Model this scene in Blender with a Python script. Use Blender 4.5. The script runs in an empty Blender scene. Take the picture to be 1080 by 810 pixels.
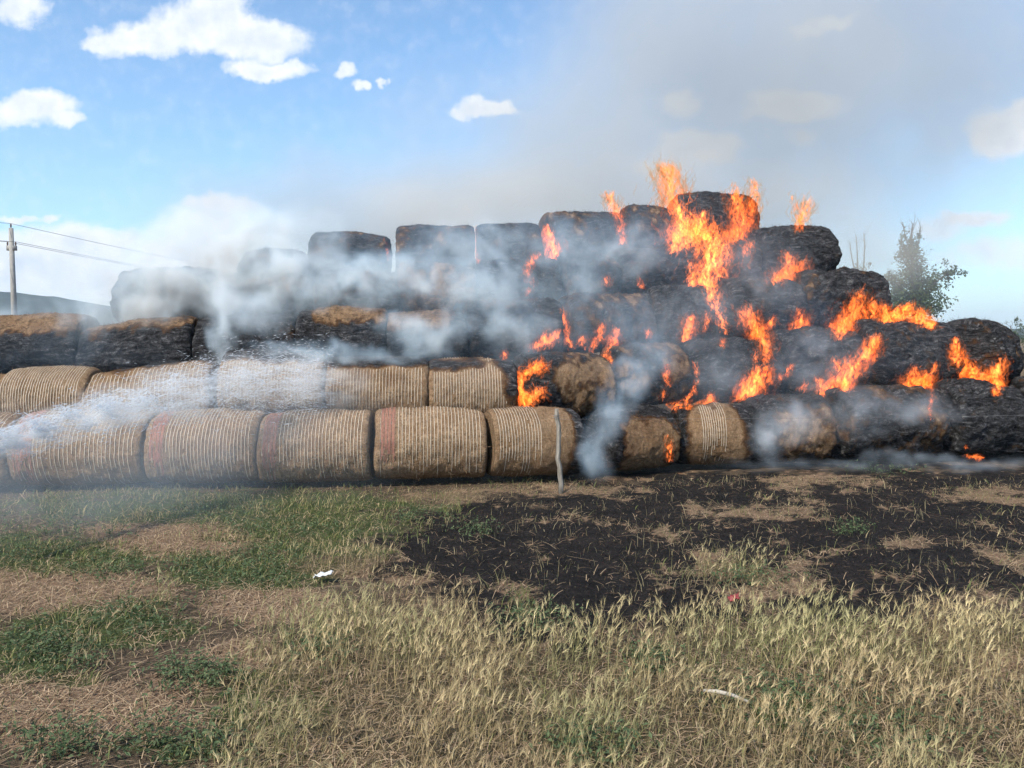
import bpy, math, random
import numpy as np
from mathutils import Vector, Matrix, Euler

random.seed(11)
RNG = np.random.default_rng(11)
SC = bpy.context.scene
COL = SC.collection
R = math.radians

# ------------------------------------------------------------------ camera, sky, sun, exposure
F_PX, CX, CY, H_CAM, HORIZON = 816.0, 540.0, 405.0, 1.72, 355.0     # in 1080x810 photo pixels
PITCH = math.atan((CY - HORIZON) / F_PX)
cam_d = bpy.data.cameras.new("camera")
cam_d.sensor_width = 36.0
cam_d.lens = 36.0 * F_PX / 1080.0
cam_d.clip_start, cam_d.clip_end = 0.05, 6000.0
cam = bpy.data.objects.new("camera", cam_d)
cam.location = (0, 0, H_CAM)
cam.rotation_euler = (R(90) - PITCH, 0, 0)
COL.objects.link(cam)
SC.camera = cam

SUN_EL, SUN_AZ = 47.0, 215.0            # azimuth clockwise from +Y (the view direction): sun behind the viewer, to the left
vs = SC.view_settings
SC.display_settings.display_device = 'sRGB'
vs.view_transform, vs.look, vs.gamma, vs.exposure = 'Standard', 'None', 1.0, 0.5
vs.use_curve_mapping = False

sun_d = bpy.data.lights.new("sun", 'SUN')
sun_d.energy, sun_d.angle, sun_d.color = 4.3, R(0.55), (1.0, 0.90, 0.75)
sun = bpy.data.objects.new("sun", sun_d)
a, e = R(SUN_AZ), R(SUN_EL)
TO_SUN = Vector((math.sin(a) * math.cos(e), math.cos(a) * math.cos(e), math.sin(e)))
sun.rotation_euler = (-TO_SUN).to_track_quat('-Z', 'Y').to_euler()
sun.location = (-8, -12, 20)
COL.objects.link(sun)

c = SC.cycles
c.use_denoising = True
try:
    c.denoiser = 'OPENIMAGEDENOISE'
    c.denoising_input_passes = 'RGB_ALBEDO_NORMAL'
    c.denoising_prefilter = 'ACCURATE'
except Exception:
    pass
c.max_bounces, c.diffuse_bounces, c.glossy_bounces, c.transmission_bounces = 6, 2, 1, 2
c.volume_bounces, c.transparent_max_bounces = 3, 48
c.volume_max_steps = 256
c.sample_clamp_indirect = 4.0
c.use_adaptive_sampling = True
c.adaptive_threshold = 0.015


# ------------------------------------------------------------------ node helper
class NT:
    def __init__(s, tree):
        s.t = tree
        tree.nodes.clear()

    def n(s, kind, **kw):
        nd = s.t.nodes.new(kind)
        for k, v in kw.items():
            setattr(nd, k, v)
        return nd

    def put(s, sock, v):
        if v is None:
            return
        if hasattr(v, "is_linked") or isinstance(v, bpy.types.NodeSocket):
            s.t.links.new(v, sock)
        else:
            if isinstance(v, (tuple, list)) and len(v) == 3 and sock.type == 'RGBA':
                v = (*v, 1.0)
            sock.default_value = v

    def m(s, op, a, b=None, c=None, clamp=False):
        nd = s.n('ShaderNodeMath', operation=op, use_clamp=clamp)
        s.put(nd.inputs[0], a)
        s.put(nd.inputs[1], b)
        s.put(nd.inputs[2], c)
        return nd.outputs[0]

    def v(s, op, a, b=None, c=None):
        nd = s.n('ShaderNodeVectorMath', operation=op)
        s.put(nd.inputs[0], a)
        if b is not None:
            s.put(nd.inputs['Scale'] if op == 'SCALE' else nd.inputs[1], b)
        if c is not None:
            s.put(nd.inputs[2], c)
        return nd.outputs['Value'] if op in ('DOT_PRODUCT', 'LENGTH', 'DISTANCE') else nd.outputs[0]

    def mix(s, f, a, b, blend='MIX'):
        nd = s.n('ShaderNodeMix', data_type='RGBA', blend_type=blend)
        s.put(nd.inputs[0], f)
        s.put(nd.inputs[6], a)
        s.put(nd.inputs[7], b)
        return nd.outputs[2]

    def noise(s, vec, scale, detail=3.0, rough=0.55, dist=0.0, out=0, dim='3D'):
        nd = s.n('ShaderNodeTexNoise', noise_dimensions=dim)
        s.put(nd.inputs['Vector'], vec)
        s.put(nd.inputs['Scale'], scale)
        s.put(nd.inputs['Detail'], detail)
        s.put(nd.inputs['Roughness'], rough)
        s.put(nd.inputs['Distortion'], dist)
        return nd.outputs[out]

    def smooth(s, x, lo, hi, a=0.0, b=1.0):
        nd = s.n('ShaderNodeMapRange', interpolation_type='SMOOTHSTEP')
        s.put(nd.inputs[0], x)
        for i, q in enumerate((lo, hi, a, b)):
            s.put(nd.inputs[i + 1], q)
        return nd.outputs[0]

    def lin(s, x, lo, hi, a=0.0, b=1.0):
        nd = s.n('ShaderNodeMapRange', clamp=True)
        s.put(nd.inputs[0], x)
        for i, q in enumerate((lo, hi, a, b)):
            s.put(nd.inputs[i + 1], q)
        return nd.outputs[0]

    def ramp(s, f, stops):
        nd = s.n('ShaderNodeValToRGB')
        s.put(nd.inputs[0], f)
        el = nd.color_ramp.elements
        while len(el) < len(stops):
            el.new(0.5)
        for q, (p, col) in zip(el, stops):
            q.position, q.color = p, (*col, 1.0)
        return nd.outputs[0]

    def attr(s, name, out=2):
        return s.n('ShaderNodeAttribute', attribute_name=name).outputs[out]

    def bump(s, h, strength=0.5, dist=0.02):
        nd = s.n('ShaderNodeBump')
        s.put(nd.inputs['Strength'], strength)
        s.put(nd.inputs['Distance'], dist)
        s.put(nd.inputs['Height'], h)
        return nd.outputs[0]

    def principled(s, col, rough=0.9, normal=None, spec=0.2, **kw):
        nd = s.n('ShaderNodeBsdfPrincipled')
        s.put(nd.inputs['Base Color'], col)
        s.put(nd.inputs['Roughness'], rough)
        s.put(nd.inputs['Specular IOR Level'], spec)
        if normal is not None:
            s.put(nd.inputs['Normal'], normal)
        return nd.outputs[0]

    def out(s, surf=None, vol=None):
        o = s.n('ShaderNodeOutputMaterial')
        if surf is not None:
            s.put(o.inputs['Surface'], surf)
        if vol is not None:
            s.put(o.inputs['Volume'], vol)


def new_mat(name):
    m = bpy.data.materials.new(name)
    m.use_nodes = True
    return m, NT(m.node_tree)


# ------------------------------------------------------------------ photo pixel -> place
CP, SP = math.cos(PITCH), math.sin(PITCH)


def ray(px, py):
    x, u = (px - CX) / F_PX, (CY - py) / F_PX
    return Vector((x, CP + u * SP, -SP + u * CP))


def at(px, py, Y):
    d = ray(px, py)
    k = Y / d.y
    return Vector((d.x * k, Y, H_CAM + d.z * k))


def on_ground(px, py):
    d = ray(px, py)
    k = -H_CAM / d.z
    return Vector((d.x * k, d.y * k, 0.0))


def project(x, y, z):
    """photo pixel of world points (arrays)"""
    dz = z - H_CAM
    f = y * CP - dz * SP
    u = y * SP + dz * CP
    return CX + F_PX * x / f, CY - F_PX * u / f


# ------------------------------------------------------------------ the sky, with its cumulus clouds
W = bpy.data.worlds.new("World")
SC.world = W
W.use_nodes = True
w = NT(W.node_tree)
sky = w.n('ShaderNodeTexSky', sky_type='NISHITA', sun_disc=False)
sky.sun_elevation, sky.sun_rotation = R(SUN_EL), R(SUN_AZ)
sky.altitude, sky.air_density, sky.dust_density, sky.ozone_density = 150.0, 1.0, 1.2, 1.6
d = w.n('ShaderNodeTexCoord').outputs['Generated']
sep = w.n('ShaderNodeSeparateXYZ')
w.put(sep.inputs[0], d)
yy = w.m('MAXIMUM', sep.outputs[1], 0.02)
cu, cv = w.m('DIVIDE', sep.outputs[0], yy), w.m('DIVIDE', sep.outputs[2], yy)
comb = w.n('ShaderNodeCombineXYZ')
w.put(comb.inputs[0], cu)
w.put(comb.inputs[1], cv)
uv = comb.outputs[0]
wn = w.noise(uv, 16.0, 6.0, 0.62, out=1)
wn2 = w.v('SUBTRACT', wn, (0.5, 0.5, 0.5))
uvw = w.v('ADD', uv, w.v('MULTIPLY', wn2, (0.085, 0.055, 0.0)))
CLOUDS = [  # (pixel x, pixel y, half width, half height, weight)
    (215, 30, 62, 26, 1.0), (262, 42, 62, 22, 1.0), (150, 42, 50, 20, .95), (112, 44, 24, 12, .8), (278, 74, 46, 13, 1.0), (232, 18, 40, 22, 1.0),
    (18, 10, 34, 20, .9), (34, 112, 50, 20, 1.0), (72, 126, 26, 9, .8), (8, 118, 30, 16, .8), (366, 76, 16, 10, .85), (380, 96, 9, 7, .8), (406, 90, 7, 6, .7),
    (500, 114, 32, 11, .95), (530, 117, 20, 8, .9), (232, 216, 40, 13, .85), (215, 240, 50, 26, .8), (16, 230, 22, 6, .7), (52, 230, 14, 6, .7),
    (80, 255, 90, 18, .9), (60, 285, 120, 40, 1.0), (160, 290, 110, 44, 1.0),
    (735, 156, 50, 18, 1.0), (700, 174, 44, 14, .9), (836, 112, 56, 18, 1.0), (722, 108, 18, 14, .8), (882, 22, 30, 9, .8), (850, 32, 18, 9, .7),
    (845, 146, 20, 12, .5), (1060, 140, 44, 28, 1.0), (1080, 125, 30, 18, 1.0), (1020, 230, 44, 11, .8), (990, 240, 34, 14, .5), (1060, 268, 70, 20, .55)]
dens = None
for px, py, rx, ry, wt in CLOUDS:
    g = ray(px, py)
    cx_, cy_ = g.x / g.y, g.z / g.y
    q = w.v('MULTIPLY', w.v('SUBTRACT', uvw, (cx_, cy_, 0)), (F_PX / rx * .82, F_PX / ry * .82, 0))
    b = w.m('MULTIPLY', w.m('SUBTRACT', 1.0, w.v('DOT_PRODUCT', q, q), clamp=True), wt)
    dens = b if dens is None else w.m('SMOOTH_MAX', dens, b, 0.12)
fluff = w.noise(uv, 42.0, 5.0, 0.6)
dens = w.m('ADD', dens, w.m('MULTIPLY', w.m('SUBTRACT', fluff, 0.5), 0.6))
cmask = w.smooth(dens, 0.02, 0.80)
shade = w.noise(w.v('ADD', uv, (0.0, 0.03, 0.0)), 26.0, 4.0, 0.55)
ccol = w.ramp(w.m('ADD', w.m('MULTIPLY', shade, .8), w.m('MULTIPLY', dens, 0.35)), [(0.30, (1.0, 1.0, 1.0)), (0.60, (0.93, 0.96, 1.0)), (0.92, (0.66, 0.75, 0.88))])
bg1, bg2 = w.n('ShaderNodeBackground'), w.n('ShaderNodeBackground')
w.put(bg1.inputs[0], w.mix(1.0, sky.outputs[0], (.84, 1.02, 1.10), 'MULTIPLY'))
bg1.inputs[1].default_value = 0.15
w.put(bg2.inputs[0], ccol)
bg2.inputs[1].default_value = .80
ms = w.n('ShaderNodeMixShader')
w.put(ms.inputs[0], cmask)
w.put(ms.inputs[1], bg1.outputs[0])
w.put(ms.inputs[2], bg2.outputs[0])
ow = w.n('ShaderNodeOutputWorld')
w.put(ow.inputs[0], ms.outputs[0])
W.cycles.sampling_method = 'MANUAL'
W.cycles.sample_map_resolution = 512


# ------------------------------------------------------------------ numpy noise
_P = np.random.default_rng(5).permutation(256)
_P = np.concatenate([_P, _P, _P])
_G = np.random.default_rng(6).normal(size=(256, 3))
_G /= np.linalg.norm(_G, axis=1)[:, None]


def perlin(p):
    p = np.asarray(p, float)
    i = np.floor(p).astype(int)
    f = p - i
    i &= 255
    u = f * f * f * (f * (f * 6 - 15) + 10)
    out = 0
    for dx in (0, 1):
        for dy in (0, 1):
            for dz in (0, 1):
                g = _G[_P[_P[_P[(i[..., 0] + dx) & 255] + ((i[..., 1] + dy) & 255)] + ((i[..., 2] + dz) & 255)] & 255]
                dd = f - np.array([dx, dy, dz])
                wgt = (u[..., 0] if dx else 1 - u[..., 0]) * (u[..., 1] if dy else 1 - u[..., 1]) * (u[..., 2] if dz else 1 - u[..., 2])
                out = out + wgt * (g * dd).sum(-1)
    return out


def fbm(p, o=3, gain=0.5):
    p = np.asarray(p, float)
    s, a_, k = 0, 1.0, 1.0
    for j in range(o):
        s = s + a_ * perlin(p * k + j * 17.3)
        a_ *= gain
        k *= 2.03
    return s


def sstep(x, a_, b_):
    t = np.clip((x - a_) / (b_ - a_), 0, 1)
    return t * t * (3 - 2 * t)


# ------------------------------------------------------------------ mesh helpers
def mesh_np(name, verts, quads=None, tris=None, attrs=None, smooth=False, uv_=None):
    me = bpy.data.meshes.new(name)
    verts = np.asarray(verts, np.float32).reshape(-1, 3)
    q = np.asarray(quads if quads is not None else np.zeros((0, 4)), np.int32).reshape(-1, 4)
    t = np.asarray(tris if tris is not None else np.zeros((0, 3)), np.int32).reshape(-1, 3)
    me.vertices.add(len(verts))
    me.vertices.foreach_set('co', verts.ravel())
    nl = q.size + t.size
    me.loops.add(nl)
    me.loops.foreach_set('vertex_index', np.concatenate([q.ravel(), t.ravel()]))
    me.polygons.add(len(q) + len(t))
    st = np.concatenate([np.arange(len(q)) * 4, q.size + np.arange(len(t)) * 3]).astype(np.int32)
    me.polygons.foreach_set('loop_start', st)
    me.polygons.foreach_set('use_smooth', np.full(len(q) + len(t), smooth))
    for k, arr in (attrs or {}).items():
        arr = np.asarray(arr, np.float32)
        at_ = me.attributes.new(k, 'FLOAT' if arr.ndim == 1 else 'FLOAT_VECTOR', 'POINT')
        at_.data.foreach_set('value' if arr.ndim == 1 else 'vector', arr.ravel())
    me.update(calc_edges=True)
    me.validate()
    return me


def obj(name, me, material=None, parent=None):
    o = bpy.data.objects.new(name, me)
    COL.objects.link(o)
    if material is not None:
        for m_ in material if isinstance(material, (list, tuple)) else [material]:
            me.materials.append(m_)
    if parent is not None:
        o.parent = parent
    return o


def tag(o, label=None, cat=None, group=None, kind=None):
    for k, v in (('label', label), ('category', cat), ('group', group), ('kind', kind)):
        if v:
            o[k] = v
    return o


def empty(name, loc, rot=(0, 0, 0)):
    o = bpy.data.objects.new(name, None)
    COL.objects.link(o)
    o.location, o.rotation_euler = loc, rot
    o.empty_display_size = 0.2
    return o


class MB:
    """collects tubes and grids into one mesh"""

    def __init__(s):
        s.v, s.q, s.t, s.a = [], [], [], []
        s.n = 0

    def add(s, v, q=None, t=None, a_=0.0):
        v = np.asarray(v, float).reshape(-1, 3)
        s.v.append(v)
        if q is not None and len(q):
            s.q.append(np.asarray(q, int).reshape(-1, 4) + s.n)
        if t is not None and len(t):
            s.t.append(np.asarray(t, int).reshape(-1, 3) + s.n)
        s.a.append(np.broadcast_to(np.asarray(a_, float), (len(v),)).copy())
        s.n += len(v)

    def tube(s, pts, radii, k=8, a_=0.0, cap=True):
        pts = [Vector(p) for p in pts]
        rings = []
        up = Vector((0.31, 0.94, 0.13))
        for i, p in enumerate(pts):
            d_ = (pts[min(i + 1, len(pts) - 1)] - pts[max(i - 1, 0)]).normalized()
            x = d_.cross(up)
            if x.length < 1e-3:
                x = d_.cross(Vector((1, 0, 0)))
            x.normalize()
            y = d_.cross(x)
            r_ = radii[i] if hasattr(radii, '__len__') else radii
            rings += [p + (x * math.cos(2 * math.pi * j / k) + y * math.sin(2 * math.pi * j / k)) * r_ for j in range(k)]
        n = len(pts)
        q = [(i * k + j, i * k + (j + 1) % k, (i + 1) * k + (j + 1) % k, (i + 1) * k + j) for i in range(n - 1) for j in range(k)]
        t = []
        vs_ = [tuple(p) for p in rings]
        if cap:
            vs_ += [tuple(pts[0]), tuple(pts[-1])]
            t += [(n * k, (j + 1) % k, j) for j in range(k)] + [(n * k + 1, (n - 1) * k + j, (n - 1) * k + (j + 1) % k) for j in range(k)]
        s.add(vs_, q, t, a_)

    def box(s, c_, h, rot=0.0, a_=0.0):
        v = np.array([(x, y, z) for x in (-1, 1) for y in (-1, 1) for z in (-1, 1)], float) * np.asarray(h)
        cr, sr = math.cos(rot), math.sin(rot)
        v = np.stack([v[:, 0] * cr - v[:, 1] * sr, v[:, 0] * sr + v[:, 1] * cr, v[:, 2]], 1) + np.asarray(c_)
        s.add(v, [(0, 1, 3, 2), (4, 6, 7, 5), (0, 4, 5, 1), (2, 3, 7, 6), (0, 2, 6, 4), (1, 5, 7, 3)], None, a_)

    def build(s, name, material=None, parent=None, smooth=True):
        me = mesh_np(name, np.concatenate(s.v), np.concatenate(s.q) if s.q else None, np.concatenate(s.t) if s.t else None,
                     {'tint': np.concatenate(s.a)}, smooth)
        return obj(name, me, material, parent)


# ------------------------------------------------------------------ the ground: layout of what grows and what has burnt
def ell(px, py, x, y, rx, ry):
    return np.clip(1 - ((px - x) / rx) ** 2 - ((py - y) / ry) ** 2, 0, 1)


def in_poly(px, py, poly):
    inside = np.zeros(px.shape, bool)
    n = len(poly)
    for i in range(n):
        (x0, y0), (x1, y1) = poly[i], poly[(i + 1) % n]
        cross = ((y0 > py) != (y1 > py)) & (px < (x1 - x0) * (py - y0) / (y1 - y0 + 1e-9) + x0)
        inside ^= cross
    return inside


BURNT = [(372, 576), (410, 552), (470, 538), (540, 522), (640, 508), (760, 494), (1300, 484), (1300, 604), (1085, 618), (1010, 632), (930, 645), (860, 654),
         (760, 656), (680, 664), (600, 684), (548, 690), (500, 662), (440, 632), (400, 612)]
BARLEY = [(215, 830), (252, 720), (300, 668), (345, 634), (420, 640), (500, 652), (548, 690), (610, 672), (690, 660), (770, 655), (870, 648), (960, 650), (1085, 660), (1400, 660), (1400, 1500), (100, 1500)]


def soft_poly(px, py, poly, wob, amt):
    """membership of wobbled points in the polygon, averaged over a few offsets so that the edge is ragged, not cut"""
    s = 0.0
    for k, (ox, oy) in enumerate(((0, 0), (1, .3), (-1, -.3), (.4, 1), (-.4, -1))):
        s = s + in_poly(px + wob[0] * amt + ox * 26, py + wob[1] * amt * .35 + oy * 9, poly)
    return s / 5.0


def ground_masks(x, y):
    """burnt, dry straw litter, green, barley weights at ground points (arrays, metres)"""
    px, py = project(x, y, np.zeros_like(x))
    p3 = np.stack([x, y, np.zeros_like(x)], -1)
    wob = (fbm(p3 * 1.1 + 3, 4, .6), fbm(p3 * 1.1 + 41, 4, .6))
    burnt = soft_poly(px, py, BURNT, wob, 60)
    n1 = fbm(p3 * 2.4 + 9, 4, .6) + fbm(p3 * 9 + 19, 3, .6) * .9
    n2 = fbm(p3 * np.array([.8, 1.6, 1]) + 77, 4, .6)
    tan = np.maximum.reduce([ell(px, py, 800, 541, 110, 13), ell(px, py, 850, 508, 90, 11), ell(px, py, 1045, 519, 80, 14), ell(px, py, 950, 574, 80, 13) * .8,
                             ell(px, py, 745, 585, 50, 14) * .7, ell(px, py, 815, 608, 80, 32), ell(px, py, 760, 600, 50, 22), ell(px, py, 600, 548, 100, 9) * .5,
                             ell(px, py, 590, 516, 110, 8), ell(px, py, 470, 524, 70, 8), ell(px, py, 1060, 590, 60, 24) * .7, ell(px, py, 545, 630, 50, 22) * .6, ell(px, py, 690, 562, 40, 12) * .6])
    burnt = np.clip(burnt - sstep(tan * .9 + n1 * .95, .15, .8) * .85 - sstep(n2 + n1 * .5, .1, .8) * .75, 0, 1)
    straw = np.maximum.reduce([ell(px, py, 185, 568, 125, 26), ell(px, py, 50, 622, 150, 34), ell(px, py, 60, 750, 220, 46), ell(px, py, 290, 640, 110, 24),
                               ell(px, py, 410, 606, 70, 13), ell(px, py, 250, 690, 60, 24) * .6, ell(px, py, 180, 720, 90, 18) * .7, ell(px, py, 1060, 700, 70, 22), ell(px, py, 330, 800, 90, 40) * .6])
    straw = np.clip(sstep(straw + n1 * .55, .05, .75) + sstep(tan * .9 + n1 * .95, .15, .85) * .8, 0, 1) * (1 - .8 * burnt)
    green = np.maximum.reduce([ell(px, py, 240, 535, 320, 26), ell(px, py, 270, 598, 130, 32), ell(px, py, 110, 655, 130, 36), ell(px, py, 25, 690, 80, 36),
                               ell(px, py, 60, 585, 150, 32), ell(px, py, 330, 560, 160, 40), ell(px, py, 280, 745, 110, 60) * .8, ell(px, py, 200, 790, 150, 30) * .7,
                               ell(px, py, 830, 748, 90, 40) * .9, ell(px, py, 690, 690, 40, 18), ell(px, py, 560, 645, 40, 24) * .8, ell(px, py, 50, 715, 120, 14) * .7, ell(px, py, 900, 780, 160, 40) * .5])
    green = np.clip(sstep(green + n1 * .55 - straw * .25, .05, .75), 0, 1) * (1 - .75 * burnt)
    barley = soft_poly(px, py, BARLEY, wob, 40)
    tuft = np.maximum.reduce([ell(px, py, 352, 598, 66, 16), ell(px, py, 765, 604, 60, 18) * .8, ell(px, py, 170, 640, 24, 16) * .9, ell(px, py, 250, 585, 30, 10) * .7,
                              ell(px, py, 480, 524, 80, 8) * .6, ell(px, py, 97, 694, 34, 9) * .8])
    barley = np.clip(barley * (1 - sstep(n2, .25, .55) * .55) + sstep(tuft + n1 * .4, .2, .6) * .8, 0, 1)
    barley *= 1 - .8 * np.clip(ell(px, py, 830, 748, 60, 18) + ell(px, py, 1060, 704, 50, 18) * 1.5, 0, 1)
    return burnt, straw, green, barley, px, py


def ground_z(x, y):
    p3 = np.stack([x, y, np.zeros_like(x)], -1)
    near = 1 - sstep(np.hypot(x, y - 5), 18, 60)
    return (fbm(p3 * .35 + 5, 3) * .035 + fbm(p3 * 2.2 + 8, 3) * .016 + fbm(p3 * 9 + 2, 2) * .006) * near - .01


def build_ground():
    def axis(lo, hi, step, far):
        a_ = list(np.arange(lo, hi, step))
        s, v = step, hi
        while v < far:
            a_.append(v)
            s *= 1.22
            v += s
        a_.append(far)
        return a_
    xs = axis(0, 8.5, .05, 3000)
    xs = np.array([-v for v in reversed(xs[1:])] + xs)
    ys_f = axis(2.0, 12.0, .05, 3500)
    ys_b = axis(0, .1, .1, 300)
    ys = np.array([2.0 - v for v in reversed(ys_b[1:])] + ys_f)
    X, Y = np.meshgrid(xs, ys)
    Z = ground_z(X, Y)
    nx, ny = len(xs), len(ys)
    idx = np.arange(nx * ny).reshape(ny, nx)
    q = np.stack([idx[:-1, :-1], idx[:-1, 1:], idx[1:, 1:], idx[1:, :-1]], -1).reshape(-1, 4)
    near = (Y > .6) & (Y < 14) & (np.abs(X) < 12)
    B, S, G, L = (np.zeros(X.shape) for _ in range(4))
    b, s, g, l, _, _ = ground_masks(X[near], Y[near])
    B[near], S[near], G[near], L[near] = b, s, g, l
    far = ~near
    S[far] = .6
    G[far] = .4
    me = mesh_np('ground', np.stack([X, Y, Z], -1), q, None, {'burnt': B.ravel(), 'straw': S.ravel(), 'green': G.ravel(), 'barley': L.ravel()}, True)
    m, t = new_mat('ground_soil')
    P = t.n('ShaderNodeTexCoord').outputs['Object']
    nb = t.noise(P, 3.0, 6, .65)
    nf = t.noise(P, 38.0, 5, .7)
    nn = t.noise(P, 130.0, 3, .7)
    soil = t.ramp(nf, [(.3, (.040, .029, .021)), (.52, (.095, .070, .048)), (.72, (.17, .13, .085))])
    dry = t.ramp(t.m('ADD', t.m('MULTIPLY', nf, .6), t.m('MULTIPLY', nn, .4)), [(.34, (.085, .052, .034)), (.5, (.22, .145, .095)), (.66, (.38, .275, .185))])
    grn = t.ramp(nf, [(.3, (.030, .042, .016)), (.55, (.065, .085, .032)), (.75, (.12, .125, .055))])
    char = t.ramp(t.m('ADD', t.m('MULTIPLY', nf, .65), t.m('MULTIPLY', nb, .35)), [(.36, (.006, .006, .0065)), (.5, (.016, .0145, .0145)), (.6, (.038, .030, .027)), (.72, (.10, .078, .06))])
    nm = t.noise(P, 11.0, 5, .7)
    jit = t.m('ADD', t.m('MULTIPLY', t.m('SUBTRACT', nf, .5), 1.3), t.m('MULTIPLY', t.m('SUBTRACT', nm, .5), 1.5))
    col = t.mix(t.smooth(t.m('ADD', t.attr('straw'), jit), .2, .8), soil, dry)
    col = t.mix(t.smooth(t.m('ADD', t.attr('green'), jit), .25, .95), col, grn)
    col = t.mix(t.m('MULTIPLY', t.smooth(t.m('ADD', t.attr('barley'), jit), .3, 1.0), .6), col, t.mix(nf, (.06, .05, .026), (.19, .15, .085)))
    col = t.mix(t.smooth(t.m('ADD', t.attr('burnt'), jit), .25, .62), col, char)
    bmp = t.bump(t.m('ADD', nf, t.m('MULTIPLY', nn, .5)), .9, .03)
    t.out(t.principled(col, .95, bmp, .1))
    o = obj('ground', me, m)
    tag(o, kind='structure')
    return o


build_ground()

# ------------------------------------------------------------------ far hills
m_hill, t = new_mat('forest_hill')
P = t.n('ShaderNodeTexCoord').outputs['Object']
nh = t.noise(P, .06, 6, .7)
t.out(t.principled(t.ramp(nh, [(.3, (.008, .014, .010)), (.55, (.018, .030, .018)), (.75, (.045, .055, .030))]), .95, None, .05))


def hills():
    ridge = [(-700, 318), (-420, 300), (-200, 296), (-60, 306), (0, 308), (40, 311), (80, 317), (115, 326), (160, 334), (240, 340), (400, 346), (620, 346), (800, 349), (1000, 348), (1300, 344), (1700, 340)]
    Y0 = 900.0
    hx = np.array([at(px, 300, Y0).x for px, _ in ridge])
    hz = np.array([at(px, py, Y0).z for px, py in ridge])
    xs = np.linspace(hx[0], hx[-1], 420)
    top = np.interp(xs, hx, hz)
    prof = np.array([0, .25, .55, .8, .95, 1.0, .93, .7, .3, 0])
    off = np.array([-420, -330, -230, -130, -50, 0, 60, 160, 300, 420.0])
    V = []
    for i, (p, o_) in enumerate(zip(prof, off)):
        z = top * p
        if 0 < i < 9:
            z = z + fbm(np.stack([xs * .03, np.full_like(xs, o_ * .03), 0 * xs], -1), 4) * 3.0 + np.abs(fbm(np.stack([xs * .11, np.full_like(xs, o_ * .1), 0 * xs], -1), 3)) * 2.6
        V.append(np.stack([xs, np.full_like(xs, Y0 + o_), z - (1.0 if i in (0, 9) else 0)], -1))
    V = np.stack(V)
    idx = np.arange(V.shape[0] * V.shape[1]).reshape(V.shape[:2])
    q = np.stack([idx[:-1, :-1], idx[:-1, 1:], idx[1:, 1:], idx[1:, :-1]], -1).reshape(-1, 4)
    tag(obj('hills', mesh_np('hills', V, q, None, None, True), m_hill), kind='structure')


hills()

# ------------------------------------------------------------------ materials of the straw
m_straw, t = new_mat('bale_straw')
uvp = t.attr('wrap', 1)                       # (along the bale, around the bale, 0) in metres
mp = t.v('MULTIPLY', uvp, (110.0, 26.0, 1.0))
mp2 = t.v('MULTIPLY', uvp, (28.0, 60.0, 1.0))
s1 = t.noise(mp, 1.0, 4, .7, .6)
s2 = t.noise(mp2, 1.0, 4, .7, .8)
s3 = t.noise(uvp, 4.0, 4, .6)
s6 = t.noise(t.v('MULTIPLY', uvp, (16.0, 7.0, 1.0)), 1.0, 6, .72, .8)
s4 = t.noise(t.v('MULTIPLY', uvp, (9.0, 22.0, 1.0)), 1.0, 5, .7, 1.0)
fine = t.m('ADD', t.m('ADD', t.m('MULTIPLY', s1, .40), t.m('MULTIPLY', s2, .28)), t.m('MULTIPLY', s4, .34))
straw = t.ramp(fine, [(.31, (.055, .033, .019)), (.42, (.175, .112, .066)), (.54, (.35, .25, .165)), (.68, (.60, .46, .32))])
straw = t.mix(1.0, straw, t.mix(t.smooth(s6, .30, .70), (.60, .57, .54), (1.12, 1.08, 1.03)), 'MULTIPLY')
straw = t.mix(t.smooth(s3, .42, .68), straw, t.mix(.55, straw, (.17, .095, .048)))
straw = t.mix(t.m('MULTIPLY', t.attr('tint'), .75), straw, t.mix(.5, straw, (.17, .098, .05)))      # rusty weathered straw
straw = t.mix(t.m('MULTIPLY', t.m('MULTIPLY', t.attr('tint'), t.smooth(s4, .46, .60)), .8), straw, (.055, .032, .018))
cn = t.noise(uvp, 9.0, 6, .65)
ch = t.m('ADD', t.attr('char'), t.m('MULTIPLY', t.m('SUBTRACT', t.m('ADD', t.m('MULTIPLY', cn, .6), t.m('MULTIPLY', fine, .4)), .5), 1.2))
s5 = t.noise(t.v('MULTIPLY', uvp, (5.0, 13.0, 1.0)), 1.0, 5, .68, 1.5)
ash = t.ramp(t.m('ADD', t.m('MULTIPLY', fine, .5), t.m('MULTIPLY', s5, .5)), [(.38, (.0035, .0035, .004)), (.47, (.012, .012, .013)), (.55, (.050, .050, .054)), (.65, (.21, .205, .21))])
brown = t.ramp(fine, [(.35, (.018, .010, .006)), (.62, (.105, .052, .022))])
colr = t.mix(t.smooth(ch, .22, .48), straw, brown)
colr = t.mix(t.smooth(ch, .42, .70), colr, ash)
t.out(t.principled(colr, .92, t.bump(t.m('ADD', fine, t.m('MULTIPLY', s6, .8)), 1.0, .035), .12))

m_net, t = new_mat('white_net')
t.out(t.principled(t.mix(t.noise(t.n('ShaderNodeTexCoord').outputs['Object'], 14.0, 3), (.27, .215, .155), (.55, .475, .385)), .6, None, .3))
m_red, t = new_mat('red_net')
t.out(t.principled(t.mix(t.noise(t.n('ShaderNodeTexCoord').outputs['Object'], 30.0, 3), (.30, .125, .09), (.44, .20, .15)), .65, None, .3))

# ------------------------------------------------------------------ bales
D0X = [-300, 0, 400, 580, 700, 900, 1080, 1300]
D0Y = [7.95, 8.30, 8.66, 8.94, 9.66, 10.15, 10.55, 11.0]


def wall(px):
    return float(np.interp(px, D0X, D0Y))


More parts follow.
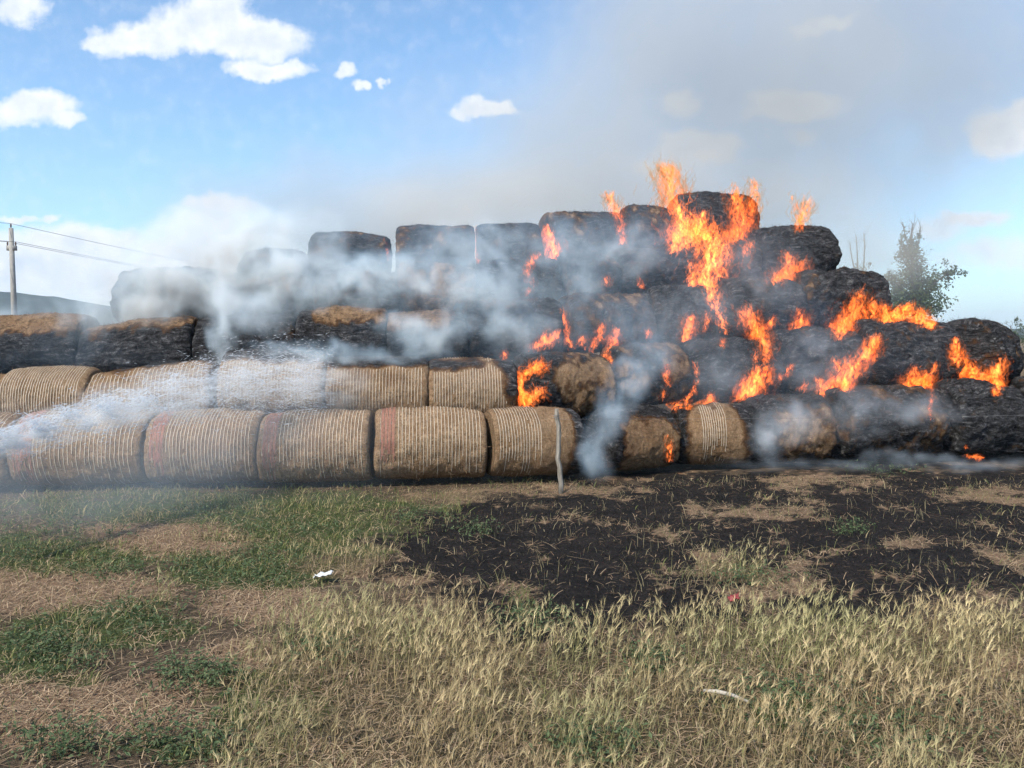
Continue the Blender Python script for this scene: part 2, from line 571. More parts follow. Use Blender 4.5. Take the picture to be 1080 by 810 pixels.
def bale_mesh(L, rad, rough, sag, char, tint, seed, net, straws=900, nu=112, ns=88):
    """body grid of a straw roll lying along X: returns dict of arrays for the body and its net"""
    rng = np.random.default_rng(seed)
    off = rng.uniform(0, 90, 3)
    h = L / 2
    cr = .06
    prof = [(-h + .0, r_) for r_ in np.linspace(0.001, rad - cr, 9)]
    prof += [(-h + cr - cr * math.cos(q), rad - cr + cr * math.sin(q)) for q in np.linspace(.3, math.pi / 2 - .2, 4)]
    side0 = len(prof)
    prof += [(x, rad) for x in np.linspace(-h + cr, h - cr, ns)]
    side1 = len(prof)
    prof += [(h - cr + cr * math.sin(q), rad - cr + cr * math.cos(q)) for q in np.linspace(.2, math.pi / 2 - .3, 4)]
    prof += [(h, r_) for r_ in np.linspace(rad - cr, 0.001, 9)]
    prof = np.array(prof)
    n = len(prof)
    th = np.linspace(0, 2 * math.pi, nu, endpoint=False)
    TH, I = np.meshgrid(th, np.arange(n))
    x, r_ = prof[I, 0], prof[I, 1]
    # bulge of the roll between its ends, slack of the wrap
    r_ = r_ * (1 + .030 * np.cos(x / h * 1.45) - .015)
    y, z = r_ * np.sin(TH), r_ * np.cos(TH)
    p = np.stack([x, y, z], -1)
    nrm = np.stack([np.sign(x) * (np.abs(x) > h - cr * .6) * 1.0, np.sin(TH) * (r_ > rad * .7), np.cos(TH) * (r_ > rad * .7)], -1)
    nrm /= np.linalg.norm(nrm, axis=-1, keepdims=True) + 1e-6
    dsp = fbm(p * 2.1 + off, 3) * .045 * rough + fbm(p * 7 + off, 3) * .020 * rough + fbm(p * 22 + off, 2, .6) * (.006 if net else .016)
    if rough > 1.2:      # burnt rolls come apart in slumped layers
        lay = np.sin((p[..., 0] * 2.0 + z * 17 + fbm(p * 3 + off, 3) * 7))
        dsp += lay * .016 * (rough - .9) + np.abs(fbm(p * 4.3 + off + 9, 3)) * .05 * (rough - .9) - np.abs(fbm(p * 11 + off + 19, 2)) * .024
    p = p + nrm * dsp[..., None]
    z = p[..., 2]
    z = np.where(z < -.62 * rad, -.62 * rad + (z + .62 * rad) * (.75 - .25 * sag), z)
    p[..., 1] *= 1 + .05 * sag
    z = z - sag * .05 * np.abs(p[..., 0] / h) ** 2 * (z > 0) * 1.0
    p[..., 2] = z
    zt, xt, yt = p[..., 2] / rad, p[..., 0] / h, p[..., 1] / rad
    C = char.get('base', 0) + char.get('top', 0) * sstep(zt, .50, .92) + char.get('low', 0) * sstep(-zt, -.78, -.05) + char.get('right', 0) * sstep(xt, .35, .95) \
        + char.get('left', 0) * sstep(-xt, .35, .95) + char.get('end', 0) * sstep(np.abs(xt), .88, .97)
    C = C + fbm(p * 2.6 + off + 30, 3) * char.get('n', .55)
    if not net or tint > .65:
        C = C + fbm(p * 8 + off + 60, 3) * .45 * (C > -.3)
    C = np.clip(C, 0, 1)
    T = np.clip(tint + fbm(p * 2.2 + off + 50, 2) * .6 * (tint > 0), 0, 1)
    wrap = np.stack([x + off[0], TH * rad + off[1], 0 * x], -1)
    endf = r_ < rad * .9
    wrap[endf] = np.stack([y + off[0], z + off[1], 0 * z], -1)[endf]
    idx = np.arange(n * nu).reshape(n, nu)
    nx = np.roll(idx, -1, 1)
    q = np.stack([idx[:-1], idx[1:], nx[1:], nx[:-1]], -1).reshape(-1, 4)
    V, A, TT, WW = p.reshape(-1, 3), C.ravel(), T.ravel(), wrap.reshape(-1, 3)
    N = nrm.reshape(-1, 3)
    tris = np.zeros((0, 3), int)
    # loose stalks standing off the surface
    if straws:
        k = straws
        pick = rng.integers(side0 * nu, side1 * nu, k)
        pick[: k // 4] = rng.integers(5 * nu, n * nu - 5 * nu, k // 4)
        tang = rng.normal(size=(k, 3))
        dirs = tang - N[pick] * ((tang * N[pick]).sum(1) - rng.uniform(.1, .75, k))[:, None] * 1.0
        dirs /= np.linalg.norm(dirs, axis=1)[:, None]
        ln = rng.uniform(.025, .085, k) * (1.25 if rough > 1.2 else 1)
        wd = rng.uniform(.0016, .0036, k)
        sidev = np.cross(dirs, N[pick] + rng.normal(size=(k, 3)) * .3)
        sidev /= np.linalg.norm(sidev, axis=1)[:, None] + 1e-6
        b0 = V[pick] - N[pick] * .004
        tip = b0 + dirs * ln[:, None]
        sv = np.stack([b0 - sidev * wd[:, None], b0 + sidev * wd[:, None], tip], 1).reshape(-1, 3)
        base = len(V)
        tris = (np.arange(k * 3).reshape(-1, 3) + base)
        V = np.concatenate([V, sv])
        A = np.concatenate([A, np.repeat(A[pick] - .05, 3)])
        TT = np.concatenate([TT, np.repeat(TT[pick], 3)])
        WW = np.concatenate([WW, np.repeat(rng.uniform(0, 9, (k, 3)), 3, 0)])
    body = mesh_np('straw_body', V, q, tris, {'char': A, 'tint': TT, 'wrap': WW}, True)
    nets = []
    if net:
        for part, cols in net.items():
            vv, qq, cnt = [], [], 0
            cells = [(side0 + 1 + i) for i in range(ns - 2)]
            if part == 'red_net_band':
                cells = [c_ for c_ in cells if cols[0] <= (prof[c_, 0] + h) / L <= cols[1]]
                wid, skip, lift = .0034, .10, .006
            else:
                if isinstance(cols, tuple):
                    cells = [c_ for c_ in cells if cols[0] <= (prof[c_, 0] + h) / L <= cols[1]]
                cells = cells[::3]
                wid, skip, lift = .0036, .0, .006
            for ci in cells:
                pp = p[ci] + nrm[ci] * lift
                pp = pp + np.stack([fbm(np.stack([th * 2.2, 0 * th + ci, 0 * th + seed], -1), 2) * .006, 0 * th, 0 * th], -1)
                # the strand is gone where the straw has burnt, broken more often lower down
                gap = fbm(np.stack([np.cos(th) * 2 + ci * 3.1, np.sin(th) * 2, 0 * th + seed * .7], -1), 2)
                low = sstep(-np.cos(th), -.35, .75)
                ok = (C[ci] < .30) & (gap > -.62 + skip + low * .75)
                g = np.concatenate([np.stack([pp - [wid, 0, 0], pp + [wid, 0, 0]], 1).reshape(-1, 3)])
                vv.append(g)
                j = np.arange(nu)
                k2 = (j + 1) % nu
                sel = ok & np.roll(ok, -1)
                qq.append((np.stack([j * 2, j * 2 + 1, k2 * 2 + 1, k2 * 2], -1) + cnt)[sel])
                cnt += 2 * nu
            qa = np.concatenate(qq)
            if len(qa):
                nets.append((part, mesh_np(part, np.concatenate(vv), qa, None, None, True)))
    return body, nets


N_ = {'net_wrap': 1}
RED = {'net_wrap': 1, 'red_net_band': (0.0, .19)}
TAN = dict(base=-.35, n=.35)
CH = dict(base=.84, n=.5)
# (x0, x1, top y or None when it lies on the ground, row step, style, options, label)
BALES = [
    # bottom row
    (-112, 20, None, 0, N_, dict(char=TAN, tint=.5), 'tan netted straw roll cut by the frame at the far left of the bottom row'),
    (29, 160, None, 0, RED, dict(char=TAN, tint=.35), 'pink banded bottom row roll beneath the water jet, right of the dark gap'),
    (165, 277, None, 0, RED, dict(char=TAN, tint=.3), 'misty pink banded bottom row roll, second to the left of the clearest banded roll'),
    (281, 393, None, 0, RED, dict(char=TAN, tint=.15), 'pink banded bottom row roll directly left of the clearest banded roll'),
    (396, 510, None, 0, RED, dict(char=dict(base=-.4, n=.3), tint=.1), 'clearest pink banded bottom row roll, directly left of the roll behind the fence post'),
    (513, 607, None, 0, {'net_wrap': (0.0, .52)}, dict(char=dict(base=-.25, n=.6, right=1.2), tint=.5), 'netted bottom row roll behind the fence post, its right end burnt black'),
    (630, 703, None, 0, None, dict(char=dict(base=-.1, n=.5, left=1.0, right=.7, top=.9), tint=.7, rad=.43, rough=1.0), 'rusty straw roll right of the fence post, smoke streaming across its blackened left end'),
    (712, 787, None, 0, {'net_wrap': (.30, .62)}, dict(char=dict(base=-.1, n=.5, left=.9, right=.8, top=.35), tint=.6, rot=-9, rad=.43), 'tan bottom row roll with a scrap of pale netting, right of the smoke stream'),
    (788, 868, None, 0, None, dict(char=dict(base=.45, n=.6, left=.5, top=.2), tint=.6, rough=1.4, rad=.48), 'half burnt bottom row roll under pale yellowish smoke'),
    (871, 982, None, 0, None, dict(char=dict(base=.62, n=.5), tint=.8, rough=1.4, rad=.53), 'blackened bottom row roll with a brown scorched patch, left of the small ground fire'),
    (985, 1062, None, 0, None, dict(char=CH, rough=1.6, rad=.56), 'black burnt bottom row roll right behind the small ground fire'),
    (1064, 1160, None, .1, None, dict(char=CH, rough=1.5, rad=.6), 'black burnt roll cut by the right edge of the frame, lowest on the right'),
    (590, 668, None, 1.35, None, dict(char=CH, rough=1.3, rad=.5), 'black filler roll added deep in the dark gap right of the fence post'),  # inner roll added behind the gap to keep it dark
    # second row
    (-120, 14, 392, 1, None, dict(char=dict(base=.05, n=.6), tint=.9), 'brown second row roll cut by the left edge of the frame'),
    (17, 103, 386, 1, N_, dict(char=dict(base=-.3, n=.3, top=.2), tint=.35), 'netted second row roll above the start of the water jet'),
    (106, 236, 384, 1, N_, dict(char=dict(base=-.3, n=.7, top=.7), tint=.5, tilt=-7), 'netted second row roll tilting up to the right, half hidden by the water jet'),
    (240, 346, 368, 1, N_, dict(char=dict(base=-.25, n=.75, top=1.25), tint=.2), 'netted second row roll with a scorched black top where the water jet strikes'),
    (348, 451, 375, 1, N_, dict(char=dict(base=-.3, n=.85, top=1.1), tint=.25), 'clear netted second row roll with dark burn streaks dripping from its top'),
    (453, 543, 377, 1, N_, dict(char=dict(base=-.35, n=.75, top=.85, right=.9), tint=.3), 'netted second row roll just left of the curled flame'),
    (546, 636, 371, 1, None, dict(char=dict(base=.1, n=.7, left=1.0, low=.4, top=.5), tint=.6, rot=8, rough=1.1), 'half burnt tan roll just right of the curled flame, above the fence post'),
    (640, 716, 362, 1, None, dict(char=dict(base=.5, n=.6), tint=.7, rough=1.4), 'dark brown second row roll behind the smoke stream'),
    (718, 813, 357, 1, None, dict(char=dict(base=.85, n=.35), tint=.6, rough=1.6, rad=.48), 'burnt second row roll with branching thin flames at its foot'),
    (811, 896, 345, 1, None, dict(char=CH, rough=1.6, rad=.56), 'charred roll under the big rounded layered roll, left of the diagonal flame'),
    (893, 992, 336, 1, None, dict(char=CH, rough=1.3, rad=.58), 'smooth black roll with the diagonal flame on its left and the ridge fire behind'),
    (984, 1064, 337, .9, None, dict(char=dict(base=.76, n=.5), rough=1.5, rad=.56, rot=38), 'charred roll turned to show its round end inside a ring of flame'),
    # third row
    (-40, 96, 332, 2, None, dict(char=dict(base=.12, n=.6, low=1.0, top=-.25), tint=.95), 'brown topped third row roll below the utility pole, black underneath'),
    (98, 212, 337, 2, None, dict(char=dict(base=.6, n=.5, low=.7, top=-.25), tint=.95, tilt=-6), 'charred third row roll with a thin brown crest, smoke rising at both ends'),
    (214, 316, 331, 2, None, dict(char=dict(base=.85, n=.35), rough=1.2), 'black third row roll behind the narrow smoke column, left of the orange straw roll'),
    (318, 410, 323, 2, None, dict(char=dict(base=.05, n=.5, low=1.0, left=.8, right=.2), tint=1.0), 'third row roll with orange straw on its upper half and a black left end'),
    (409, 491, 327, 2, None, dict(char=dict(base=.1, n=.5, low=.8, right=.6), tint=1.0), 'third row roll with orange straw, veiled by the white smoke of the middle'),
    (493, 588, 315, 2, None, dict(char=dict(base=.76, n=.5), rough=1.5), 'charred third row roll in bluish smoke above the netted roll beside the curled flame'),
    (590, 680, 309, 2, None, dict(char=dict(base=.55, n=.5), tint=.8, rough=1.4), 'dark brown third row roll above the row of low flames'),
    (678, 762, 302, 2, None, dict(char=CH, rough=1.7, rad=.48), 'charred third row roll under the long streak of flame'),
    (758, 836, 293, 2, None, dict(char=CH, rough=1.5, rad=.5), 'charred roll right of the long streak of flame, pale ash on its top'),
    (830, 921, 285, 2, None, dict(char=dict(base=.78, n=.5), rough=1.9, rad=.52), 'big rounded charred roll with folded layers at the right shoulder of the stack'),
    # fourth row
    (136, 236, 282, 3, None, dict(char=dict(base=.72, n=.5), rough=1.3), 'dim mound shaped roll veiled by white smoke at the left shoulder of the stack'),
    (238, 334, 287, 3, None, dict(char=dict(base=.72, n=.5), rough=1.2), 'dim fourth row roll deep inside the white smoke of the left shoulder'),
    (336, 423, 284, 3, None, dict(char=dict(base=.72, n=.5), rough=1.2), 'smoke veiled fourth row roll above the orange straw roll'),
    (421, 500, 277, 3, None, dict(char=dict(base=.4, n=.6), tint=.9, rough=1.2), 'brownish fourth row roll veiled by the white smoke of the middle'),
    (502, 588, 273, 3, None, dict(char=dict(base=.8, n=.4), rough=1.4), 'charred fourth row roll beneath the round flame'),
    (590, 642, 266, 3, None, dict(char=dict(base=.72, n=.5), rough=1.5), 'short charred fourth row roll between smoke and the broad dark roll'),
    (640, 732, 262, 3, None, dict(char=dict(base=.72, n=.4), tint=.4, rough=1.4), 'broad dark fourth row roll left of the tallest flames'),
    (692, 790, 250, 3.1, None, dict(char=CH, rough=1.5, rad=.5), 'charred roll wrapped in the tallest flames, under the topmost roll'),
    (790, 869, 238, 3, None, dict(char=dict(base=.88, n=.3), rough=1.3, rad=.5), 'dark square shouldered roll right of the topmost roll'),
    # top
    (262, 323, 262, 4, None, dict(char=dict(base=.72, n=.5), rough=1.2), 'hazy dark top row roll at the left, nearly lost in smoke'),
    (332, 411, 245, 4, None, dict(char=dict(base=.76, n=.5), rough=1.2), 'dark top row roll standing apart on the left, smoke below it'),
    (420, 501, 237, 4, None, dict(char=dict(base=.72, n=.5), rough=1.0), 'dark top row roll right of the one standing apart, a thin flame beside it'),
    (503, 570, 235, 4, None, dict(char=dict(base=.72, n=.5), rough=1.0), 'dark top row roll between the thin flame and the round flame'),
    (574, 653, 223, 4, None, dict(char=dict(base=.66, n=.5), rough=1.1), 'dark top row roll right of the round flame'),
    (655, 708, 217, 4, None, dict(char=dict(base=.66, n=.5), rough=1.1), 'short dark top row roll left of the topmost burning roll'),
    (707, 787, 203, 4, None, dict(char=dict(base=.72, n=.5), rough=1.3, rad=.5), 'topmost roll of the stack, flames climbing on both its sides'),
]
bale_rects = []
for i, (x0, x1, ytop, row, net, o_, label) in enumerate(BALES):
    xm = (x0 + x1) / 2
    rad = o_.get('rad', .45)
    Yc = wall(xm) + rad + .72 * row
    if ytop is None:
        zc = rad * .93
    else:
        d_ = ray(xm, ytop)
        s_ = d_.z / d_.y
        zc = H_CAM + s_ * Yc - rad * math.sqrt(1 + s_ * s_) * 1.02
    pa, pb = at(x0, 400, Yc), at(x1, 400, Yc)
    ang = math.atan2(wall(x1) - wall(x0), pb.x - pa.x)
    L = (pb.x - pa.x) / math.cos(ang) * (1.0 if net else .985)
    if o_.get('rot', 0) > 30:
        L = 1.0
    rough = o_.get('rough', .75 if net else 1.0)
    body, nets = bale_mesh(L, rad, rough, .5, o_['char'], o_.get('tint', 0), 100 + i, net, 2600 if not net else 1300)
    loc = ((pa.x + pb.x) / 2, Yc, zc)
    rot = (random.uniform(-3, 3) * .017, R(o_.get('tilt', random.uniform(-1.2, 1.2) * (1 if net else 2.4))), ang * .9 + R(o_.get('rot', 0) + random.uniform(-1.2, 1.2) * (1 if net else 2)))
    if nets:
        root = empty('straw_bale', (loc[0], loc[1], loc[2] - rad * .9), rot)
        for nm, me, mt in [('straw_body', body, m_straw)] + [(n_, me_, m_red if n_ == 'red_net_band' else m_net) for n_, me_ in nets]:
            ch_ = obj(nm, me, mt, root)
            ch_.location = (0, 0, rad * .9)
    else:
        root = obj('straw_bale', body, m_straw)
        root.location, root.rotation_euler = loc, rot
    tag(root, label, 'straw bale', 'round straw bales in the burning stack')
    bale_rects.append((x0, x1, loc, rad, L))

#@@DETAILS
# ------------------------------------------------------------------ where things touch the stack
bpy.context.view_layer.update()
DG = bpy.context.evaluated_depsgraph_get()


def hit(px, py):
    ok, loc, *_ = SC.ray_cast(DG, Vector((0, 0, H_CAM)), ray(px, py).normalized(), distance=30)
    return loc.copy() if ok else None


# ------------------------------------------------------------------ flames
m_fire, t = new_mat('flame')
P = t.n('ShaderNodeTexCoord').outputs['Object']
heat = t.attr('heat')
nz = t.noise(t.v('MULTIPLY', P, (17.0, 17.0, 9.0)), 1.0, 4, .65, 1.2)
brk = t.smooth(nz, .40, .66)
col = t.ramp(heat, [(0.0, (.78, .17, .04)), (.22, (1.0, .42, .11)), (.5, (1.0, .62, .24)), (1.0, (1.0, .84, .48))])
em = t.n('ShaderNodeEmission')
t.put(em.inputs[0], col)
t.put(em.inputs[1], t.m('MULTIPLY', t.m('MULTIPLY', t.attr('power'), brk), 1.0))
ad = t.n('ShaderNodeAddShader')
tr = t.n('ShaderNodeBsdfTransparent')
tr.inputs[0].default_value = (.99, .965, .935, 1)
t.put(ad.inputs[0], em.outputs[0])
t.put(ad.inputs[1], tr.outputs[0])
t.out(ad.outputs[0])
m_fire.cycles.emission_sampling = 'NONE'

# label, power, strokes; a stroke is a run of (pixel x, pixel y, half width px) from the root to the tip
FLAMES = [
    ('tallest fire, a wide yellow sheet pouring between the topmost roll and the roll below', 1.3, 520,
     [[(712, 262, 8), (722, 240, 18), (716, 220, 12)], [(728, 262, 12), (735, 240, 12), (742, 225, 5)], [(738, 300, 10), (752, 275, 20), (748, 252, 18), (735, 250, 14)],
      [(768, 352, 4), (760, 335, 6), (750, 312, 9), (742, 298, 9)], [(726, 290, 4), (731, 302, 6), (727, 275, 3)]]),
    ('pale pink flame tip flickering in the sky left of the topmost roll', .42, 130, [[(712, 222, 12), (708, 205, 16), (706, 186, 13), (700, 176, 6)]]),
    ('orange flame licking up the right edge of the topmost roll', .62, 190, [[(772, 253, 10), (782, 240, 10), (778, 222, 9), (773, 204, 9)], [(786, 268, 6), (792, 255, 5)], [(770, 245, 6), (764, 250, 6)]]),
    ('tall thin pale flame in the sky right of the topmost roll', .38, 100, [[(790, 238, 8), (793, 218, 8), (796, 200, 7), (793, 190, 5)], [(776, 204, 5), (774, 195, 4)]]),
    ('pale flame tongue in the sky above the square shouldered roll', .42, 80, [[(842, 242, 6), (846, 226, 9), (852, 214, 7)], [(840, 222, 4), (836, 206, 4)]]),
    ('flame spreading over the foot of the square shouldered roll', .62, 130, [[(816, 297, 9), (832, 290, 13), (845, 281, 10)], [(830, 286, 9), (832, 272, 8), (826, 266, 4)]]),
    ('fire burning at the rounded end of the layered right shoulder roll', .62, 230, [[(884, 353, 8), (894, 340, 13), (902, 322, 13), (908, 312, 9)], [(908, 336, 12), (922, 330, 10), (918, 318, 6)], [(880, 348, 5), (876, 342, 4)]]),
    ('long bright ridge fire burning behind the smooth black roll, before the trees', .75, 260, [[(930, 338, 8), (945, 330, 9), (962, 332, 9), (980, 342, 7)], [(935, 332, 6), (932, 322, 5)], [(955, 330, 7), (958, 322, 5)], [(974, 336, 6), (972, 326, 4)], [(982, 346, 5), (984, 340, 4)]]),
    ('small flame on the face of the layered right shoulder roll', .55, 60, [[(838, 344, 7), (846, 340, 9), (842, 328, 4)]]),
    ('diagonal flame running up the left end of the smooth black roll', .75, 300, [[(868, 412, 9), (885, 402, 14), (900, 388, 11), (915, 374, 8), (920, 362, 9), (926, 358, 6)], [(890, 412, 7), (893, 400, 9)], [(884, 392, 7), (880, 382, 6)], [(866, 408, 5), (862, 400, 5)]]),
    ('low orange flame at the right foot of the smooth black roll', .62, 150, [[(956, 405, 8), (968, 402, 13), (978, 403, 9)], [(966, 396, 8), (964, 388, 4)], [(984, 392, 5), (986, 384, 4)]]),
    ('horseshoe of flame around the round end of the turned roll', .78, 330, [[(1006, 362, 5), (1008, 376, 8), (1016, 393, 10), (1032, 400, 10), (1046, 400, 9), (1054, 388, 8), (1056, 378, 5)], [(1050, 416, 5), (1052, 402, 8)], [(1024, 394, 8), (1026, 384, 5)], [(1010, 372, 6), (1007, 358, 4)]]),
    ('flame climbing the gap right of the long streak of fire', .60, 190, [[(810, 380, 6), (805, 362, 9), (796, 345, 11), (788, 330, 9)], [(784, 338, 8), (782, 328, 5)], [(798, 380, 5), (796, 374, 4)]]),
    ('broad orange flame above the half burnt roll in yellowish smoke', .72, 170, [[(780, 417, 7), (792, 408, 13), (802, 396, 10), (808, 392, 6)]]),
    ('branching thin flames at the foot of the burnt second row roll', .58, 150, [[(704, 428, 5), (722, 426, 6), (732, 412, 4), (735, 402, 4)], [(738, 426, 6), (750, 424, 6), (748, 416, 4)], [(735, 398, 3), (733, 384, 4)], [(712, 432, 5), (730, 430, 5)]]),
    ('thin upright flame in the dark gap left of the roll with a netting scrap', .55, 50, [[(705, 484, 4), (706, 470, 4), (704, 459, 3)]]),
    ('small flames hanging on the brown roll behind the smoke stream', .5, 60, [[(704, 405, 4), (702, 394, 5), (703, 384, 3)], [(698, 420, 3), (700, 412, 3)]]),
    ('curled flame between the two netted rolls and the half burnt tan roll', .78, 250, [[(572, 410, 6), (562, 418, 9), (552, 423, 9), (547, 408, 8), (554, 396, 8), (566, 388, 8), (574, 383, 6)], [(556, 428, 6), (551, 414, 9)]]),
    ('tiny reddish flame left of the curled flame', .42, 24, [[(532, 379, 5), (533, 371, 4)]]),
    ('left lick of the low flames above the half burnt tan roll', .60, 90, [[(562, 366, 5), (574, 361, 7), (588, 353, 7)], [(572, 358, 5), (576, 350, 3)]]),
    ('upright lick in the row of low flames above the half burnt tan roll', .60, 90, [[(602, 364, 6), (599, 350, 7), (595, 336, 4), (592, 327, 3)], [(611, 362, 6), (616, 356, 4)]]),
    ('right lick of the low flames above the half burnt tan roll', .62, 130, [[(622, 366, 6), (632, 356, 7), (634, 342, 4)], [(642, 372, 5), (648, 358, 7), (650, 348, 5)], [(645, 380, 5), (638, 374, 5)]]),
    ('round flame between two dark top row rolls', .80, 120, [[(582, 272, 7), (584, 260, 10), (580, 248, 8), (576, 240, 4)]]),
    ('narrow flame below the round flame', .48, 70, [[(562, 300, 4), (556, 285, 6), (562, 274, 5), (568, 268, 4)]]),
    ('thin flame line between two dark top row rolls above the middle smoke', .36, 60, [[(505, 278, 3), (502, 262, 4), (501, 246, 4), (501, 236, 2)]]),
    ('pale flame rising between the two right top row rolls into the sky', .50, 110, [[(657, 258, 5), (655, 244, 5), (652, 228, 7)], [(652, 226, 7), (645, 214, 8), (640, 206, 5)]]),
    ('faint flame line at the right end of the roll standing apart', .30, 40, [[(409, 274, 4), (407, 262, 3), (406, 252, 2)]]),
    ('dim red flames deep in the dark under the long streak of fire', .55, 120, [[(722, 358, 7), (726, 346, 8), (730, 334, 6)], [(682, 356, 4), (684, 348, 4)], [(676, 302, 4), (674, 295, 3)]]),
    ('small low ground fire in front of the black burnt bottom row roll', .66, 70, [[(1020, 481, 5), (1030, 481, 5), (1036, 482, 3)], [(1020, 480, 4), (1019, 471, 3)]]),
    ('small flame dripping from the smooth black roll onto the bottom row', .48, 40, [[(981, 440, 3), (981, 426, 3), (983, 416, 4)]]),
    ('dim small flame under the layered right shoulder roll, left of its face flame', .5, 50, [[(806, 345, 4), (813, 341, 5), (817, 334, 3)]]),
    ('thin dim flame on the burnt roll between the long streak and the gap fire', .45, 50, [[(742, 350, 4), (746, 338, 5), (744, 328, 3)], [(760, 366, 4), (763, 358, 4)]]),
    ('dim red flames in the dark seam above the half burnt bottom row roll', .5, 60, [[(822, 398, 4), (830, 393, 5), (836, 384, 3)], [(846, 410, 5), (851, 404, 4)]]),
    ('glowing orange lick at the left end of the burnt brown roll near the post', .36, 30, [[(556, 312, 4), (558, 306, 4)], [(640, 300, 5), (638, 292, 4)]]),
]


def tongue(pts, ln, power, count, seed, root, mean):
    rng = np.random.default_rng(seed)
    V, Q, T, HE, PW = [], [], [], [], []
    n = 0
    for k in range(count):
        u = rng.uniform(0, ln[-1])
        j = max(0, min(len(pts) - 2, int(np.searchsorted(ln, u) - 1)))
        f = (u - ln[j]) / max(ln[j + 1] - ln[j], 1e-5)
        (pa, ra), (pb, rb) = pts[j], pts[j + 1]
        c_, hw = pa.lerp(pb, f), ra * (1 - f) + rb * f
        tg = (pb - pa).normalized()
        lat = rng.normal() * .62
        dep = rng.normal() * .35
        c_ = np.array(c_) + np.array([lat * hw, -abs(dep) * hw * .5, rng.normal() * .32 * hw])
        core = max(0.0, 1 - abs(lat) - .35 * abs(dep))
        L = hw * rng.uniform(.6, 1.9) * (1.25 - .4 * core)
        wd = min(hw * .26, .03) * rng.uniform(.25, .9)
        g = perlin(np.array([c_ * 4.1 + seed, c_ * 4.1 + seed + 31.7]))
        d0 = np.array([g[0] * 1.3, g[1] * .5, .8]) + np.array(tg) * .55 + rng.normal(size=3) * .22
        d0 /= np.linalg.norm(d0)
        sw = rng.normal(size=3) * .35
        side = np.cross(d0, [0.1, 1, 0.05])
        side /= np.linalg.norm(side) + 1e-6
        bk = np.cross(d0, side)
        m_ = 6
        ring = []
        ph = rng.uniform(0, 6.3)
        for i in range(m_):
            s = i / (m_ - 1)
            cc = c_ + d0 * L * (s - .4) + sw * L * .35 * math.sin(s * 3.1 + ph) + side * L * .10 * math.sin(s * 7 + ph)
            r_ = wd * (math.sin(math.pi * min(1, (s * .94 + .04) ** .62)) ** .8 + .04)
            for a_ in (0, math.pi / 2, math.pi, 1.5 * math.pi):
                ring.append(cc + (side * math.cos(a_) + bk * math.sin(a_) * .55) * r_)
        V += ring
        Q += [(n + i * 4 + q, n + i * 4 + (q + 1) % 4, n + (i + 1) * 4 + (q + 1) % 4, n + (i + 1) * 4 + q) for i in range(m_ - 1) for q in range(4)]
        h0 = np.clip(.16 + .62 * core + rng.normal() * .14, 0, 1)
        HE += [np.clip(h0 - .25 * (i / (m_ - 1)) ** 2, 0, 1) for i in range(m_) for _ in range(4)]
        pw = power * 1.15 * (.11 + .52 * core) * rng.uniform(.5, 1.3)
        PW += [pw * (1 - .45 * i / (m_ - 1)) for i in range(m_) for _ in range(4)]
        n += m_ * 4
    me = mesh_np('tongue', np.array(V) - np.array(mean), np.array(Q), None, {'heat': np.array(HE), 'power': np.array(PW)}, True)
    obj('tongue', me, m_fire, root)


def make_flame(label, power, count, strokes, seed):
    rng = np.random.default_rng(seed)
    segs = []
    for st in strokes:
        pts, last = [], None
        for (px, py, hw) in st:
            h_ = hit(px, py)
            if h_ is not None and h_.y < 16:
                Y = h_.y - .06
                last = Y
            else:
                Y = last
            pts.append([px, py, hw, Y])
        known = [p[3] for p in pts if p[3] is not None]
        fb = known[0] if known else wall(pts[0][0]) + 2.6
        pts = [(at(p[0], p[1], p[3] if p[3] is not None else fb), p[2] / F_PX * (p[3] or fb)) for p in pts]
        ln = [0.0]
        for (a_, _), (b_, _) in zip(pts, pts[1:]):
            ln.append(ln[-1] + (b_ - a_).length)
        segs.append((pts, ln))
    wts = np.array([s_[1][-1] * np.mean([p[1] for p in s_[0]]) + .002 for s_ in segs])
    wts /= wts.sum()
    mean = sum((s_[0][0][0] for s_ in segs), Vector()) / len(segs)
    root = empty('flame', mean)
    tag(root, label, 'flame', 'flames on the burning stack')
    for si, (pts, ln) in enumerate(segs):
        nn_ = max(8, int(count * 3.6 * wts[si]))
        tongue(pts, ln, power, nn_, seed + si * 7, root, mean)
    return root


flame_args = [(l, p, n_, s_) for l, p, n_, s_ in FLAMES]
made = []
_hits_done = [make_flame(*f_, 300 + i) for i, f_ in enumerate(flame_args)]

# ------------------------------------------------------------------ fence stake and its wire
m_wood, t = new_mat('weathered_wood')
P = t.n('ShaderNodeTexCoord').outputs['Object']
g = t.noise(t.v('MULTIPLY', P, (60.0, 60.0, 6.0)), 1.0, 5, .65, .5)
t.out(t.principled(t.ramp(g, [(.3, (.08, .07, .06)), (.5, (.20, .18, .155)), (.7, (.36, .33, .29))]), .9, t.bump(g, .7, .01), .15))
m_wire, t = new_mat('galvanised_wire')
t.out(t.principled((.16, .16, .165), .6, None, .3))

